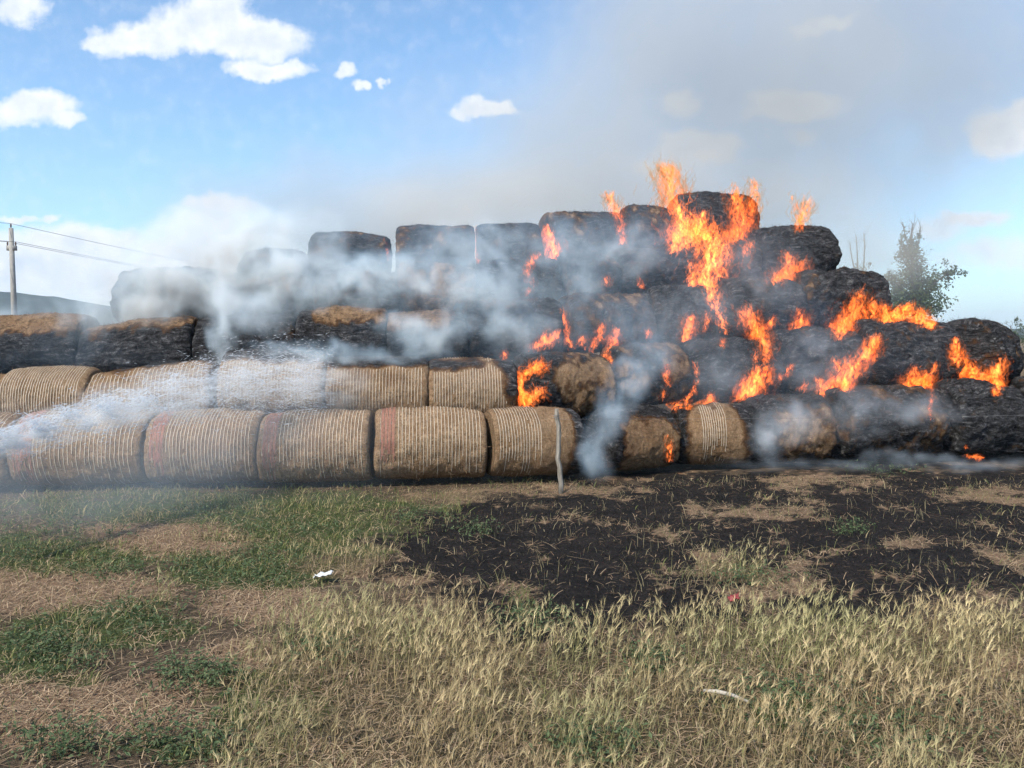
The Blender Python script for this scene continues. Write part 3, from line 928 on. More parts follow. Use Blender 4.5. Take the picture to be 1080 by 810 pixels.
base = on_ground(591, 519)
top = at(587.5, 431, base.y + .03)
mb = MB()
K = 11
pts = [base.lerp(top, i / (K - 1)) - base for i in range(K)]
pts[0].z -= .12
for i, p in enumerate(pts):
    p.x += .010 * math.sin(i * 1.1) + .006 * math.sin(i * 2.7)
mb.tube(pts, [.030, .029, .029, .028, .027, .028, .026, .027, .025, .026, .021], 9)
post = empty('fence_post', base)
mb.build('stake', m_wood, post)
mb = MB()
tp = pts[-2]
mb.tube([tp + Vector((.042 * math.cos(q), .042 * math.sin(q), -.02 + .004 * q)) for q in np.linspace(0, 12.5, 40)], .0022, 5)
mb.build('wire_tie', m_wire, post)
tag(post, 'crooked grey wooden fence stake standing before the bottom row of straw rolls', 'fence post')
mb = MB()
wp = []
x0_, x1_ = base.x + tp.x, 9.4
y0_, y1_ = base.y + tp.y - .04, base.y + 1.0
for i in range(60):
    s = i / 59
    wp.append(Vector((x0_ + (x1_ - x0_) * s, y0_ + (y1_ - y0_) * s, base.z + tp.z - .02 + .02 * s - .10 * math.sin(math.pi * min(1, s * 1.0)) * .35)))
mb.tube(wp, .0011, 5)
wire = mb.build('fence_wire', m_wire)
tag(wire, 'thin fence wire running right from the wooden stake across the burnt rolls', 'wire')

# ------------------------------------------------------------------ utility pole and its lines
m_conc, t = new_mat('pole_concrete')
t.out(t.principled(t.mix(t.noise(t.n('ShaderNodeTexCoord').outputs['Object'], 5.0, 4), (.22, .21, .20), (.36, .35, .33)), .9))
m_line, t = new_mat('power_line')
t.out(t.principled((.05, .05, .055), .6))
m_ins, t = new_mat('insulator')
t.out(t.principled((.12, .07, .05), .3, None, .5))
PY = 52.0
pt = at(11.5, 239, PY)


def make_pole(x, y, z):
    root = empty('utility_pole', (x, y, 0))
    b = MB()
    b.tube([(0, 0, -.5), (0, 0, z * .5), (0, 0, z - .1)], [.21, .17, .14], 12)
    b.build('post', m_conc, root)
    b = MB()
    b.box((0, 0, z - 1.42), (.30, .10, .16))
    b.build('bracket', m_conc, root)
    for (dx, dz) in ((0, 0), (-.27, -1.2), (.27, -1.2)):
        b = MB()
        b.tube([(dx, 0, z - .1 + dz), (dx, 0, z + .02 + dz), (dx, 0, z + .12 + dz), (dx, 0, z + .2 + dz)], [.02, .05, .055, .02], 8)
        b.build('insulator', m_ins, root)
    return root


tag(make_pole(pt.x, PY, pt.z), 'grey utility pole rising above the straw at the far left', 'utility pole')
p2 = at(378, 297, 104.0)
nxt = Vector((p2.x, 104.0, p2.z))
prv = Vector((pt.x - 1.5 * (p2.x - pt.x) * .5, PY - 20, pt.z))
for (dx, dz), lab in zip(((0, .2), (-.27, -1.0), (.27, -1.0)), ('topmost power line running right from the tip of the pole', 'power line on the left side of the pole bracket', 'power line on the right side of the pole bracket')):
    b = MB()
    a0, a1, a2 = prv + Vector((dx, 0, dz)), Vector((pt.x + dx, PY, pt.z + dz)), nxt + Vector((dx, 0, dz))
    path = [a0.lerp(a1, i / 12) - Vector((0, 0, .3 * math.sin(math.pi * i / 12))) for i in range(12)] + [a1.lerp(a2, i / 24) - Vector((0, 0, .9 * math.sin(math.pi * i / 24))) for i in range(25)]
    b.tube(path, .014, 5)
    tag(b.build('power_line', m_line), lab, 'power line', 'power lines on the utility pole')

# ------------------------------------------------------------------ trees behind the stack
m_bark, t = new_mat('tree_bark')
t.out(t.principled(t.mix(t.noise(t.n('ShaderNodeTexCoord').outputs['Object'], 8.0, 4), (.05, .042, .035), (.13, .11, .09)), .95))
m_leaf, t = new_mat('tree_leaves')
t.out(t.principled(t.ramp(t.attr('tint'), [(0, (.018, .030, .012)), (.5, (.045, .070, .026)), (1, (.085, .11, .045))]), .8, None, .2))


def tree(px, base_y, Y, limbs, leafy, label, seed, leaf=.09, group='trees behind the burning stack'):
    """limbs: runs of pixel points; leafy: (px, py, rx, ry, count) clumps"""
    rng = np.random.default_rng(seed)
    g_ = at(px, base_y, Y)
    root = empty('tree', (g_.x, Y, 0))
    o0 = Vector((g_.x, Y, 0))
    b = MB()
    s_ = Y / F_PX
    for run, w0, w1 in limbs:
        ps = [at(x, y, Y + rng.normal() * .3) - o0 for x, y in run]
        if len(ps) > 1 and run[0][1] >= base_y - 1:
            ps[0].z = -.3
        b.tube(ps, list(np.linspace(w0, w1, len(ps))), 6)
        for p, q in zip(ps, ps[1:]):
            for _ in range(7):
                st = p.lerp(q, rng.uniform(0, 1))
                dr = Vector((rng.normal() * .5, rng.normal() * .5, rng.uniform(.4, 1.2))).normalized()
                l_ = rng.uniform(.25, .9)
                mid = st + dr * l_ * .5 + Vector(rng.normal(size=3) * .05)
                b.tube([st, mid, st + dr * l_ + Vector(rng.normal(size=3) * .1)], [w1 * .55, w1 * .38, w1 * .15], 4, 0, False)
    b.build('trunk', m_bark, root)
    C_ = []
    for (x, y, rx, ry, cnt) in leafy:
        c_ = np.array(at(x, y, Y) - o0)
        k = rng.normal(size=(max(3, cnt // 26), 3)) * .55 * np.array([rx * s_, (rx + ry) * .5 * s_, ry * s_])
        idx = rng.integers(0, len(k), cnt)
        C_.append(c_ + k[idx] + rng.normal(size=(cnt, 3)) * .16 * np.array([rx * s_, rx * s_, ry * s_]) + rng.normal(size=(cnt, 3)) * .07)
    if C_:
        C_ = np.concatenate(C_)
        n = len(C_)
        a_ = rng.normal(size=(n, 3))
        a_ /= np.linalg.norm(a_, axis=1)[:, None]
        b_ = np.cross(a_, rng.normal(size=(n, 3)))
        b_ /= np.linalg.norm(b_, axis=1)[:, None]
        sz = rng.uniform(.6, 1.3, n)[:, None] * leaf
        V = np.stack([C_ - a_ * sz, C_ + b_ * sz * .5, C_ + a_ * sz, C_ - b_ * sz * .5], 1).reshape(-1, 3)
        tint = np.repeat(np.clip(rng.normal(.45, .2, n), 0, 1), 4)
        obj('crown', mesh_np('crown', V, np.arange(n * 4).reshape(-1, 4), None, {'tint': tint}), m_leaf, root)
    tag(root, label, 'tree', group)


tree(966, 352, 46, [([(966, 352), (965, 320), (963, 295), (962, 270), (961, 250), (963, 236)], .16, .03), ([(966, 325), (975, 310), (990, 295), (1003, 285)], .09, .025),
                    ([(965, 318), (952, 304), (940, 294)], .08, .025), ([(963, 275), (969, 255), (971, 238)], .05, .02), ([(962, 270), (955, 250), (952, 234)], .05, .02)],
     [(964, 300, 17, 24, 2600), (966, 322, 26, 16, 2300), (960, 268, 9, 20, 900), (962, 272, 9, 16, 500), (988, 297, 14, 9, 480), (1002, 287, 10, 6, 220), (945, 298, 12, 10, 420), (940, 292, 8, 6, 140), (962, 252, 6, 8, 110), (978, 312, 14, 12, 520), (952, 315, 14, 14, 520)],
     'ragged half bare tree with a side bough reaching right, behind the ridge fire', 71)
tree(905, 352, 48, [([(906, 352), (906, 320), (905, 290), (904, 265), (903, 250)], .07, .018), ([(906, 310), (911, 280), (912, 258), (911, 246)], .05, .015), ([(905, 300), (899, 275), (896, 256)], .05, .015)],
     [(903, 281, 8, 9, 90), (910, 288, 6, 8, 60)], 'thin bare sapling left of the ragged half bare tree', 72, .07)
tree(1066, 372, 75, [([(1067, 372), (1067, 355), (1066, 345)], .12, .04)], [(1068, 352, 9, 12, 500), (1068, 362, 13, 8, 600), (1072, 340, 4, 6, 90)], 'small dark tree past the turned roll at the far right', 73)
tree(1053, 372, 70, [([(1053, 372), (1053, 355)], .12, .05)], [(1054, 354, 9, 9, 500), (1052, 363, 11, 8, 420)], 'low rounded bush beside the turned roll at the far right', 74)
tree(1092, 372, 80, [([(1092, 372), (1092, 350)], .12, .05)], [(1090, 356, 14, 12, 700)], 'dark tree cut by the right edge of the frame', 75)

# ------------------------------------------------------------------ grass, litter and weeds
m_veg, t = new_mat('dry_and_green_blades')
cc = t.attr('hue', 1)
pb = t.n('ShaderNodeBsdfPrincipled')
t.put(pb.inputs['Base Color'], cc)
pb.inputs['Roughness'].default_value = .75
pb.inputs['Specular IOR Level'].default_value = .2
tl = t.n('ShaderNodeBsdfTranslucent')
t.put(tl.inputs[0], cc)
mx = t.n('ShaderNodeMixShader')
mx.inputs[0].default_value = .25
t.put(mx.inputs[1], pb.outputs[0])
t.put(mx.inputs[2], tl.outputs[0])
t.out(mx.outputs[0])

WIND = np.array([.32, .02, 0])


class Veg:
    def __init__(s):
        s.V, s.T, s.H, s.n = [], [], [], 0

    def add(s, verts, tris, hue):
        """verts (n, k, 3), tris (m, 3) per item, hue (n, 3) or (n, k, 3)"""
        n, k = verts.shape[:2]
        s.V.append(verts.reshape(-1, 3))
        s.T.append((np.asarray(tris)[None] + (np.arange(n) * k)[:, None, None] + s.n).reshape(-1, 3))
        s.H.append((hue if hue.ndim == 3 else np.repeat(hue[:, None], k, 1)).reshape(-1, 3))
        s.n += n * k

    def blades(s, base, h, wd, lean, hue, rng, bend=.5):
        """narrow tapering curved blades"""
        n = len(base)
        az = rng.uniform(0, 6.283, n)
        side = np.stack([np.cos(az), np.sin(az), 0 * az], 1) * wd[:, None]
        b = []
        for f, w_ in ((0, .8), (.4, 1.0), (.75, .65)):
            c_ = base + np.array([0, 0, 1]) * (h * f * (1 - .15 * bend * f))[:, None] + lean * (h * f ** 1.7)[:, None]
            b += [c_ - side * w_, c_ + side * w_]
        tip = base + np.array([0, 0, 1]) * (h * (1 - .25 * bend))[:, None] + lean * h[:, None]
        s.add(np.stack(b + [tip], 1), [(0, 1, 3), (0, 3, 2), (2, 3, 5), (2, 5, 4), (4, 5, 6)], hue)
        return tip

    def build(s, name, label):
        me = mesh_np(name, np.concatenate(s.V), None, np.concatenate(s.T), {'hue': np.concatenate(s.H)})
        o = obj(name, me, m_veg)
        tag(o, label, None, None, 'stuff')
        o['category'] = name.replace('_', ' ')
        return o


def scatter(n, rng, y0=2.35, y1=9.6, p=1.0):
    """ground points in view, thinner with distance"""
    u = rng.uniform(0, 1, n)
    e_ = 2 - p
    y = (y0 ** e_ + u * (y1 ** e_ - y0 ** e_)) ** (1 / e_)
    x = (rng.uniform(-1, 1, n)) * (.69 * y + 1.5)
    return x, y


def keep(x, y, wgt, rng):
    k = rng.uniform(0, 1, len(x)) < wgt
    x, y = x[k], y[k]
    return np.stack([x, y, ground_z(x, y)], 1), k


def hue_mix(a_, b_, rng, n, jit=.22):
    f = np.clip(rng.beta(1.6, 1.6, n), 0, 1)[:, None]
    return (np.array(a_) * (1 - f) + np.array(b_) * f) * rng.uniform(1 - jit, 1 + jit, (n, 1))


rng = np.random.default_rng(77)
# --- ripe wild barley
x, y = scatter(33000, rng, 2.3, 7.5, 1.2)
bu, st, gr, ba, px, py = ground_masks(x, y)
clump = np.clip(.62 + 1.9 * fbm(np.stack([x * 2.2, y * 2.2, 0 * x + 3], 1), 3), .12, 1)
edge = np.exp(-((py - 690) / 32) ** 2) * (px > 300)
B, k = keep(x, y, np.clip(ba * (clump + .25 * edge), 0, 1) * .85, rng)
edge = edge[k]
n = len(B)
fresh = np.clip(fbm(np.stack([B[:, 0] * 1.3, B[:, 1] * 1.3, 0 * B[:, 0] + 9], 1), 3) * 1.6 + .30 + .35 * edge, 0, 1)[:, None]
h = rng.uniform(.07, .19, n) * (1 + .35 * edge) * (.75 + .45 * clump[k])
lean = WIND * rng.uniform(-.2, 1.2, n)[:, None] + rng.normal(size=(n, 3)) * [.18, .18, 0]
v = Veg()
stem_h = hue_mix((.30, .225, .115), (.42, .33, .18), rng, n) * (1 - fresh * .7) + hue_mix((.16, .20, .07), (.26, .28, .12), rng, n) * fresh * .7
tip = v.blades(B, h, rng.uniform(.0010, .0017, n), lean, stem_h, rng)
ear_h = (1 + .35 * edge[:, None]) * (.72 + .45 * clump[k][:, None]) * hue_mix((.32, .24, .13), (.60, .485, .29), rng, n) * (1 - fresh * .55) + hue_mix((.34, .36, .16), (.48, .48, .25), rng, n) * fresh * .55  # ears in the edge band coloured brighter, as a sunlit strip
ax = lean * 1.5 + np.array([0, 0, 1]) + rng.normal(size=(n, 3)) * .18
ax /= np.linalg.norm(ax, axis=1)[:, None]
sd = np.cross(ax, rng.normal(size=(n, 3)))
sd /= np.linalg.norm(sd, axis=1)[:, None]
s2_ = np.cross(ax, sd)
el_ = rng.uniform(.026, .050, n)[:, None]
ew = rng.uniform(.0019, .0034, n)[:, None]
m1, m2 = tip + ax * el_ * .3, tip + ax * el_
v.add(np.stack([tip, m1 + sd * ew, m1 + s2_ * ew, m1 - sd * ew, m1 - s2_ * ew, m2], 1), [(0, 1, 2), (0, 2, 3), (0, 3, 4), (0, 4, 1), (5, 2, 1), (5, 3, 2), (5, 4, 3), (5, 1, 4)], ear_h)
for q in range(13):
    f = rng.uniform(.1, .95, n)[:, None]
    o_ = tip + ax * el_ * f
    dr = ax + (sd * rng.normal(size=(n, 1)) + s2_ * rng.normal(size=(n, 1))) * .30
    dr /= np.linalg.norm(dr, axis=1)[:, None]
    wv = np.cross(dr, rng.normal(size=(n, 3)))
    wv /= np.linalg.norm(wv, axis=1)[:, None]
    ln_ = rng.uniform(.022, .048, n)[:, None]
    v.add(np.stack([o_ - wv * .0009, o_ + wv * .0009, o_ + dr * ln_], 1), [(0, 1, 2)], ear_h * rng.uniform(.9, 1.15, (n, 1)))
# dry leaf blades between the stems
x, y = scatter(92000, rng, 2.3, 9.3, 1.1)
bu, st, gr, ba, px, py = ground_masks(x, y)
B, k = keep(x, y, np.clip(ba * .75 + st * np.where(px > 380, .55, .14), 0, 1), rng)
n = len(B)
fresh = np.clip(fbm(np.stack([B[:, 0] * 1.3, B[:, 1] * 1.3, 0 * B[:, 0] + 9], 1), 3) * 1.9 + .34, 0, 1)[:, None]
hue = hue_mix((.15, .112, .065), (.32, .255, .155), rng, n) * (1 - fresh * .75) + hue_mix((.07, .095, .028), (.19, .21, .08), rng, n) * fresh * .75
v.blades(B, rng.uniform(.02, .11, n), rng.uniform(.0012, .0026, n), WIND * .5 + rng.normal(size=(n, 3)) * [.7, .7, 0], hue, rng, 1.0)
v.build('wild_barley_grass', 'ripe straw coloured wild barley with bristly ears filling the foreground')

# --- short green grass
v = Veg()
x, y = scatter(120000, rng, 2.3, 9.3, 1.0)
bu, st, gr, ba, px, py = ground_masks(x, y)
cl = np.clip(.6 + 1.6 * fbm(np.stack([x * 3, y * 3, 0 * x + 13], 1), 3), 0, 1)
B, k = keep(x, y, (gr * .8 + .06 * (1 - bu)) * cl * (1 - .5 * ba), rng)
n = len(B)
dryf = (rng.uniform(0, 1, (n, 1)) < .30)
hue = np.where(dryf, hue_mix((.25, .20, .10), (.42, .35, .19), rng, n), hue_mix((.050, .075, .024), (.19, .21, .075), rng, n))
v.blades(B, rng.uniform(.02, .085, n) * (.6 + .8 * cl[k]), rng.uniform(.0014, .0032, n) * (.75 + B[:, 1] * .07), rng.normal(size=(n, 3)) * [.5, .5, 0] + WIND * .4, hue, rng, 1.0)
v.build('green_grass', 'short green grass growing in patches between the stack and the barley')

# --- leafy weeds
v = Veg()
spots = [(285, 588, 40, 10), (205, 606, 36, 12), (110, 604, 30, 9), (30, 684, 36, 14), (75, 694, 34, 12), (262, 612, 36, 11), (190, 715, 26, 12), (300, 560, 60, 8), (60, 560, 70, 9),
         (20, 585, 50, 9), (215, 540, 50, 6), (230, 715, 26, 12), (560, 655, 26, 10), (690, 700, 26, 12), (815, 735, 46, 16), (185, 790, 50, 16), (60, 790, 40, 14), (340, 690, 26, 9), (500, 560, 14, 5),
         (440, 545, 26, 5), (790, 612, 30, 8), (900, 560, 14, 4), (935, 770, 60, 22), (930, 497, 30, 4), (620, 790, 40, 14), (150, 655, 46, 12)]
for (sx, sy, rx, ry) in spots:
    m_ = int(45 + rx * 1.6)
    qx, qy = sx + rng.normal(size=m_) * rx * .75, sy + rng.normal(size=m_) * ry * .8
    g_ = np.array([on_ground(a_, max(b_, 480)) for a_, b_ in zip(qx, qy)])
    g_[:, 2] = ground_z(g_[:, 0], g_[:, 1])
    hh = rng.uniform(.03, .13, m_)
    v.blades(g_, hh, np.full(m_, .0012), rng.normal(size=(m_, 3)) * [.25, .25, 0], hue_mix((.03, .05, .02), (.07, .1, .04), rng, m_), rng)
    for q in range(5):
        c_ = g_ + np.stack([rng.normal(size=m_) * .016, rng.normal(size=m_) * .016, hh * rng.uniform(.3, 1.05, m_)], 1)
        a_ = rng.normal(size=(m_, 3)) * [1, 1, .45]
        a_ /= np.linalg.norm(a_, axis=1)[:, None]
        b_ = np.cross(a_, rng.normal(size=(m_, 3)) * .5 + [0, 0, 1])
        b_ /= np.linalg.norm(b_, axis=1)[:, None]
        sz = rng.uniform(.007, .018, m_)[:, None]
        v.add(np.stack([c_ - a_ * sz, c_ + b_ * sz * .42, c_ + a_ * sz + [0, 0, -.003], c_ - b_ * sz * .42], 1), [(0, 1, 2), (0, 2, 3)], hue_mix((.045, .075, .032), (.13, .17, .085), rng, m_))
v.build('weeds', 'low leafy green weeds scattered over the trampled ground')

# --- fallen straw
v = Veg()
x, y = scatter(100000, rng, 2.3, 9.4, 1.1)
bu, st, gr, ba, px, py = ground_masks(x, y)
B, k = keep(x, y, np.clip(st * .85 + .22 + ba * .25, 0, 1) * (1 - .88 * bu), rng)
n = len(B)
az = rng.uniform(0, 6.283, n)
d_ = np.stack([np.cos(az), np.sin(az), rng.normal(size=n) * .16], 1) * (rng.gamma(2.2, .014, n) + .010)[:, None]
w_ = np.stack([-np.sin(az), np.cos(az), 0 * az], 1) * rng.uniform(.0009, .0022, n)[:, None]
z_ = np.array([0, 0, 1]) * rng.uniform(.004, .022, n)[:, None]
bow = np.array([0, 0, 1]) * rng.uniform(0, .012, n)[:, None]
v.add(np.stack([B + z_ - d_ - w_, B + z_ - d_ + w_, B + z_ + bow + w_, B + z_ + bow - w_, B + z_ + d_ + w_, B + z_ + d_ - w_], 1), [(0, 1, 2), (0, 2, 3), (3, 2, 4), (3, 4, 5)],
      hue_mix((.19, .12, .072), (.54, .41, .27), rng, n))
v.build('straw_litter', 'pale fallen straw strewn over the bare ground')

# --- scorched stubble
v = Veg()
x, y = scatter(64000, rng, 2.9, 9.6, .9)
bu, st, gr, ba, px, py = ground_masks(x, y)
B, k = keep(x, y, bu * .8, rng)
n = len(B)
r_ = rng.uniform(0, 1, (n, 1))
hue = np.where(r_ < .82, hue_mix((.006, .006, .007), (.024, .020, .019), rng, n), np.where(r_ < .95, hue_mix((.05, .034, .022), (.13, .095, .06), rng, n), hue_mix((.2, .16, .1), (.36, .3, .19), rng, n)))
v.blades(B, rng.uniform(.006, .05, n), rng.uniform(.0012, .0030, n) * (.7 + B[:, 1] * .07), rng.normal(size=(n, 3)) * [1.0, 1.0, 0], hue, rng, 1.0)
x, y = scatter(6400, rng, 3.2, 9.4, .9)       # thin stalks that the fire left standing
bu, st, gr, ba, px, py = ground_masks(x, y)
B, k = keep(x, y, bu * np.clip(.2 + 2.2 * fbm(np.stack([x * 1.4, y * 1.4, 0 * x + 33], 1), 3), 0, 1), rng)
n = len(B)
v.blades(B, rng.uniform(.04, .15, n), rng.uniform(.0012, .0022, n), rng.normal(size=(n, 3)) * [.3, .3, 0], hue_mix((.16, .14, .07), (.42, .36, .22), rng, n), rng)
v.build('burnt_stubble', 'blackened stubble on the burnt ground before the stack')

# ------------------------------------------------------------------ litter
m_pl, t = new_mat('white_plastic')
t.out(t.principled((.50, .52, .53), .5, None, .4))
m_rp, t = new_mat('red_plastic')
t.out(t.principled((.20, .03, .035), .6, None, .4))
m_st, t = new_mat('pale_stick')
t.out(t.principled(t.mix(t.noise(t.n('ShaderNodeTexCoord').outputs['Object'], 30.0, 4), (.26, .23, .19), (.48, .45, .40)), .85))


def scrap(name, px, py, lx, ly, mt, label, seed, tilt=.2):
    rs = np.random.default_rng(seed)
    g_ = on_ground(px, py)
    n = 14
    U, V_ = np.meshgrid(np.linspace(-1, 1, n), np.linspace(-1, 1, n))
    rr = 1 - .18 * np.abs(fbm(np.stack([U * 1.3, V_ * 1.3, 0 * U + seed], -1), 2))
    zz = fbm(np.stack([U * 1.7, V_ * 1.7, 0 * U + seed + 5], -1), 3) * .03
    up = np.stack([U * lx * rr, V_ * ly * rr, zz + .035 + U * tilt * lx], -1)
    lo = up - np.array([0, 0, .003])
    idx = np.arange(n * n).reshape(n, n)
    q = np.stack([idx[:-1, :-1], idx[:-1, 1:], idx[1:, 1:], idx[1:, :-1]], -1).reshape(-1, 4)
    ring = np.concatenate([idx[0, :], idx[1:, -1], idx[-1, -2::-1], idx[-2:0:-1, 0]])
    r2 = np.roll(ring, -1)
    qs = np.stack([ring, ring + n * n, r2 + n * n, r2], 1)
    o = obj(name, mesh_np(name, np.concatenate([up.reshape(-1, 3), lo.reshape(-1, 3)]), np.concatenate([q, q[:, ::-1] + n * n, qs]), None, None, True), mt)
    o.location = g_ + Vector((0, 0, .03))
    tag(o, label, 'litter')


scrap('plastic_scrap', 341, 615, .065, .05, m_pl, 'crumpled white plastic scrap lying in dry grass at the edge of the burn', 3)
scrap('red_wrapper', 774, 640, .035, .03, m_rp, 'small red wrapper lying on the burnt black ground', 4)
a0, a1 = on_ground(742, 738), on_ground(789, 750)
b = MB()
dd = a1 - a0
b.tube([(0, 0, 0), dd * .3 + Vector((.004, .006, .008)), dd * .65 + Vector((-.004, .004, .012)), dd], [.007, .010, .009, .006], 7)
o = b.build('stick', m_st)
o.location = a0 + Vector((0, 0, .045))
tag(o, 'pale flat stick lying across the barley stalks in the foreground', 'stick')

#@@SMOKE
# ------------------------------------------------------------------ smoke, spray and the air
def volume_box(name, blobs, label, color, scale, lo, hi, warp=.5, detail=4.0, rate=.4, aniso=0.0, stretch=(1, 1, 1), pad=1.05, core=0.0, seed=0.0, power=1.5, kind='stuff', cat='smoke', rough=.62, gain=1.0, step=2.0, absorb=1.0):
    """blobs: (centre, (rx, ry, rz), density); density falls softly to each blob's edge and is torn by noise"""
    c_ = np.array([tuple(b[0]) for b in blobs])
    r_ = np.array([b[1] for b in blobs]) * pad
    lo_, hi_ = (c_ - r_).min(0), (c_ + r_).max(0)
    lo_[2] = max(lo_[2], .02)
    mid, half = (lo_ + hi_) / 2, (hi_ - lo_) / 2
    vox = rate
    g = bpy.data.node_groups.new(name + '_density', 'GeometryNodeTree')
    g.interface.new_socket('Geometry', in_out='INPUT', socket_type='NodeSocketGeometry')
    g.interface.new_socket('Geometry', in_out='OUTPUT', socket_type='NodeSocketGeometry')
    t = NT(g)
    P = t.n('GeometryNodeInputPosition').outputs[0]
    Pn = t.v('ADD', t.v('MULTIPLY', P, tuple(scale * s_ for s_ in stretch)), (seed, seed * .7, -seed))
    w1 = t.v('SUBTRACT', t.noise(Pn, .6, 2.0, .5, out=1), (.5, .5, .5))
    w2 = t.v('SUBTRACT', t.noise(Pn, 2.3, 2.0, .5, out=1), (.5, .5, .5))
    Pw = t.v('ADD', t.v('ADD', P, t.v('SCALE', w1, warp)), t.v('SCALE', w2, warp * .4))
    dens = None
    for (cc_, rr_, A) in blobs:
        q = t.v('MULTIPLY', t.v('SUBTRACT', Pw, tuple(np.array(cc_) - mid)), tuple(1 / v_ for v_ in rr_))
        b_ = t.m('SUBTRACT', 1.0, t.v('DOT_PRODUCT', q, q), clamp=True)
        b_ = t.m('MULTIPLY', t.m('POWER', b_, power), A * gain)
        dens = b_ if dens is None else t.m('ADD', dens, b_)
    nz = t.noise(t.v('ADD', Pn, t.v('SCALE', w1, 1.6)), 1.0, detail, rough)
    tear = t.m('ADD', t.smooth(nz, lo, hi), core)
    vc = t.n('GeometryNodeVolumeCube')
    t.put(vc.inputs['Density'], t.m('MULTIPLY', dens, tear))
    vc.inputs['Min'].default_value, vc.inputs['Max'].default_value = tuple(-half), tuple(half)
    for k_, ax_ in enumerate('XYZ'):
        vc.inputs['Resolution ' + ax_].default_value = max(8, int(2 * half[k_] / vox))
    m_, s_ = new_mat(name + '_air')
    pv = s_.n('ShaderNodeVolumePrincipled')
    s_.put(pv.inputs['Color'], color)
    pv.inputs['Density'].default_value = 1.0
    pv.inputs['Absorption Color'].default_value = (absorb, absorb, absorb, 1)
    pv.inputs['Density Attribute'].default_value = 'density'
    pv.inputs['Anisotropy'].default_value = aniso
    s_.out(None, pv.outputs[0])
    m_.cycles.volume_step_rate = step
    sm = t.n('GeometryNodeSetMaterial')
    sm.inputs['Material'].default_value = m_
    t.put(sm.inputs['Geometry'], vc.outputs[0])
    go = t.n('NodeGroupOutput')
    t.put(go.inputs[0], sm.outputs[0])
    vd = bpy.data.volumes.new(name)
    vd.materials.append(m_)
    o = bpy.data.objects.new(name, vd)
    COL.objects.link(o)
    o.modifiers.new('density', 'NODES').node_group = g
    o.location = mid
    tag(o, label, cat, None, kind)
    return o


def bl(px, py, Y, rx, ry, rz, A):
    """a blob at a photo pixel and depth; rx, rz given in pixels, ry (depth) in metres"""
    s_ = Y / F_PX
    return (at(px, py, Y), (rx * s_, ry, rz * s_), A)


BLUE = (.74, .87, 1.0)
volume_box('smoke', [bl(185, 300, 10.45, 80, .45, 42, 2.2), bl(255, 285, 10.6, 80, .5, 52, 2.4), bl(120, 335, 10.3, 46, .35, 22, 2.0), bl(180, 318, 10.4, 70, .4, 26, 1.6), bl(225, 250, 11.2, 75, .7, 50, 1.2), bl(315, 300, 10.5, 60, .5, 44, 1.8),
                     bl(236, 345, 9.75, 22, .25, 44, 2.6), bl(252, 322, 10.0, 44, .4, 34, 1.6), bl(315, 262, 11.2, 60, .6, 46, 1.1), bl(5, 338, 10.3, 26, .4, 32, 1.6), bl(145, 305, 10.4, 60, .4, 40, 2.6), bl(165, 292, 10.2, 120, .4, 62, 1.1), bl(100, 330, 10.0, 90, .3, 36, .9), bl(210, 265, 10.6, 90, .5, 50, 1.6), bl(280, 255, 11.0, 80, .5, 50, 1.5), bl(285, 325, 9.9, 50, .3, 22, 1.0)],
           'white smoke veiling the left shoulder of the stack', (.70, .86, 1.0), 2.1, .38, .68, .85, 6.0, .028, seed=3.0, core=.09, gain=2.2, absorb=.75, power=1.2)
volume_box('smoke', [bl(430, 295, 10.45, 90, .5, 40, 2.0), bl(368, 305, 10.4, 58, .45, 38, 1.6), bl(520, 305, 10.4, 62, .5, 48, 1.5), bl(475, 338, 9.9, 76, .35, 28, 1.4), bl(385, 371, 9.35, 105, .25, 13, 2.2), bl(300, 366, 9.45, 52, .25, 18, 1.6),
                     bl(548, 348, 9.9, 50, .35, 50, 1.6), bl(440, 348, 9.85, 48, .3, 26, 1.5), bl(600, 290, 10.9, 60, .55, 52, 1.0), bl(660, 262, 11.5, 70, .6, 42, .8), bl(520, 255, 11.2, 110, .5, 32, 1.0), bl(620, 330, 10.3, 60, .4, 46, .7)],
           'bluish white smoke drifting across the middle of the stack', (.62, .82, 1.0), 2.3, .39, .68, .85, 6.0, .028, seed=11.0, core=.06, gain=2.2, power=1.2)
volume_box('smoke', [bl(622, 470, 8.95, 20, .22, 36, 2.8), bl(642, 440, 9.0, 24, .25, 36, 2.8), bl(664, 405, 9.2, 28, .28, 40, 2.4), bl(686, 372, 9.5, 34, .3, 36, 1.7), bl(628, 494, 8.8, 24, .25, 20, 1.0), bl(670, 340, 9.8, 44, .35, 36, .8)],
           'narrow stream of bluish smoke rising right of the fence post', (.60, .80, 1.0), 2.9, .36, .68, .38, 5.0, .022, seed=21.0, core=.08, gain=1.35, power=1.1)
volume_box('smoke', [bl(835, 440, 9.35, 50, .28, 34, 1.9), bl(812, 460, 9.3, 26, .25, 40, 1.5), bl(905, 435, 9.6, 44, .3, 32, 1.3), bl(985, 488, 9.7, 130, .3, 9, 1.3), bl(850, 491, 9.4, 120, .3, 9, .6), bl(870, 385, 10.2, 64, .3, 44, .8), bl(960, 430, 9.8, 64, .3, 26, 1.0), bl(730, 335, 10.4, 70, .4, 46, .7), bl(790, 295, 11.3, 80, .5, 50, .5), bl(760, 400, 9.6, 50, .3, 40, .6)],
           'pale ash smoke hanging over the burnt right end of the bottom row', (.72, .84, .96), 2.6, .38, .70, .45, 5.0, .03, seed=31.0, core=.06, gain=1.7, power=1.2)
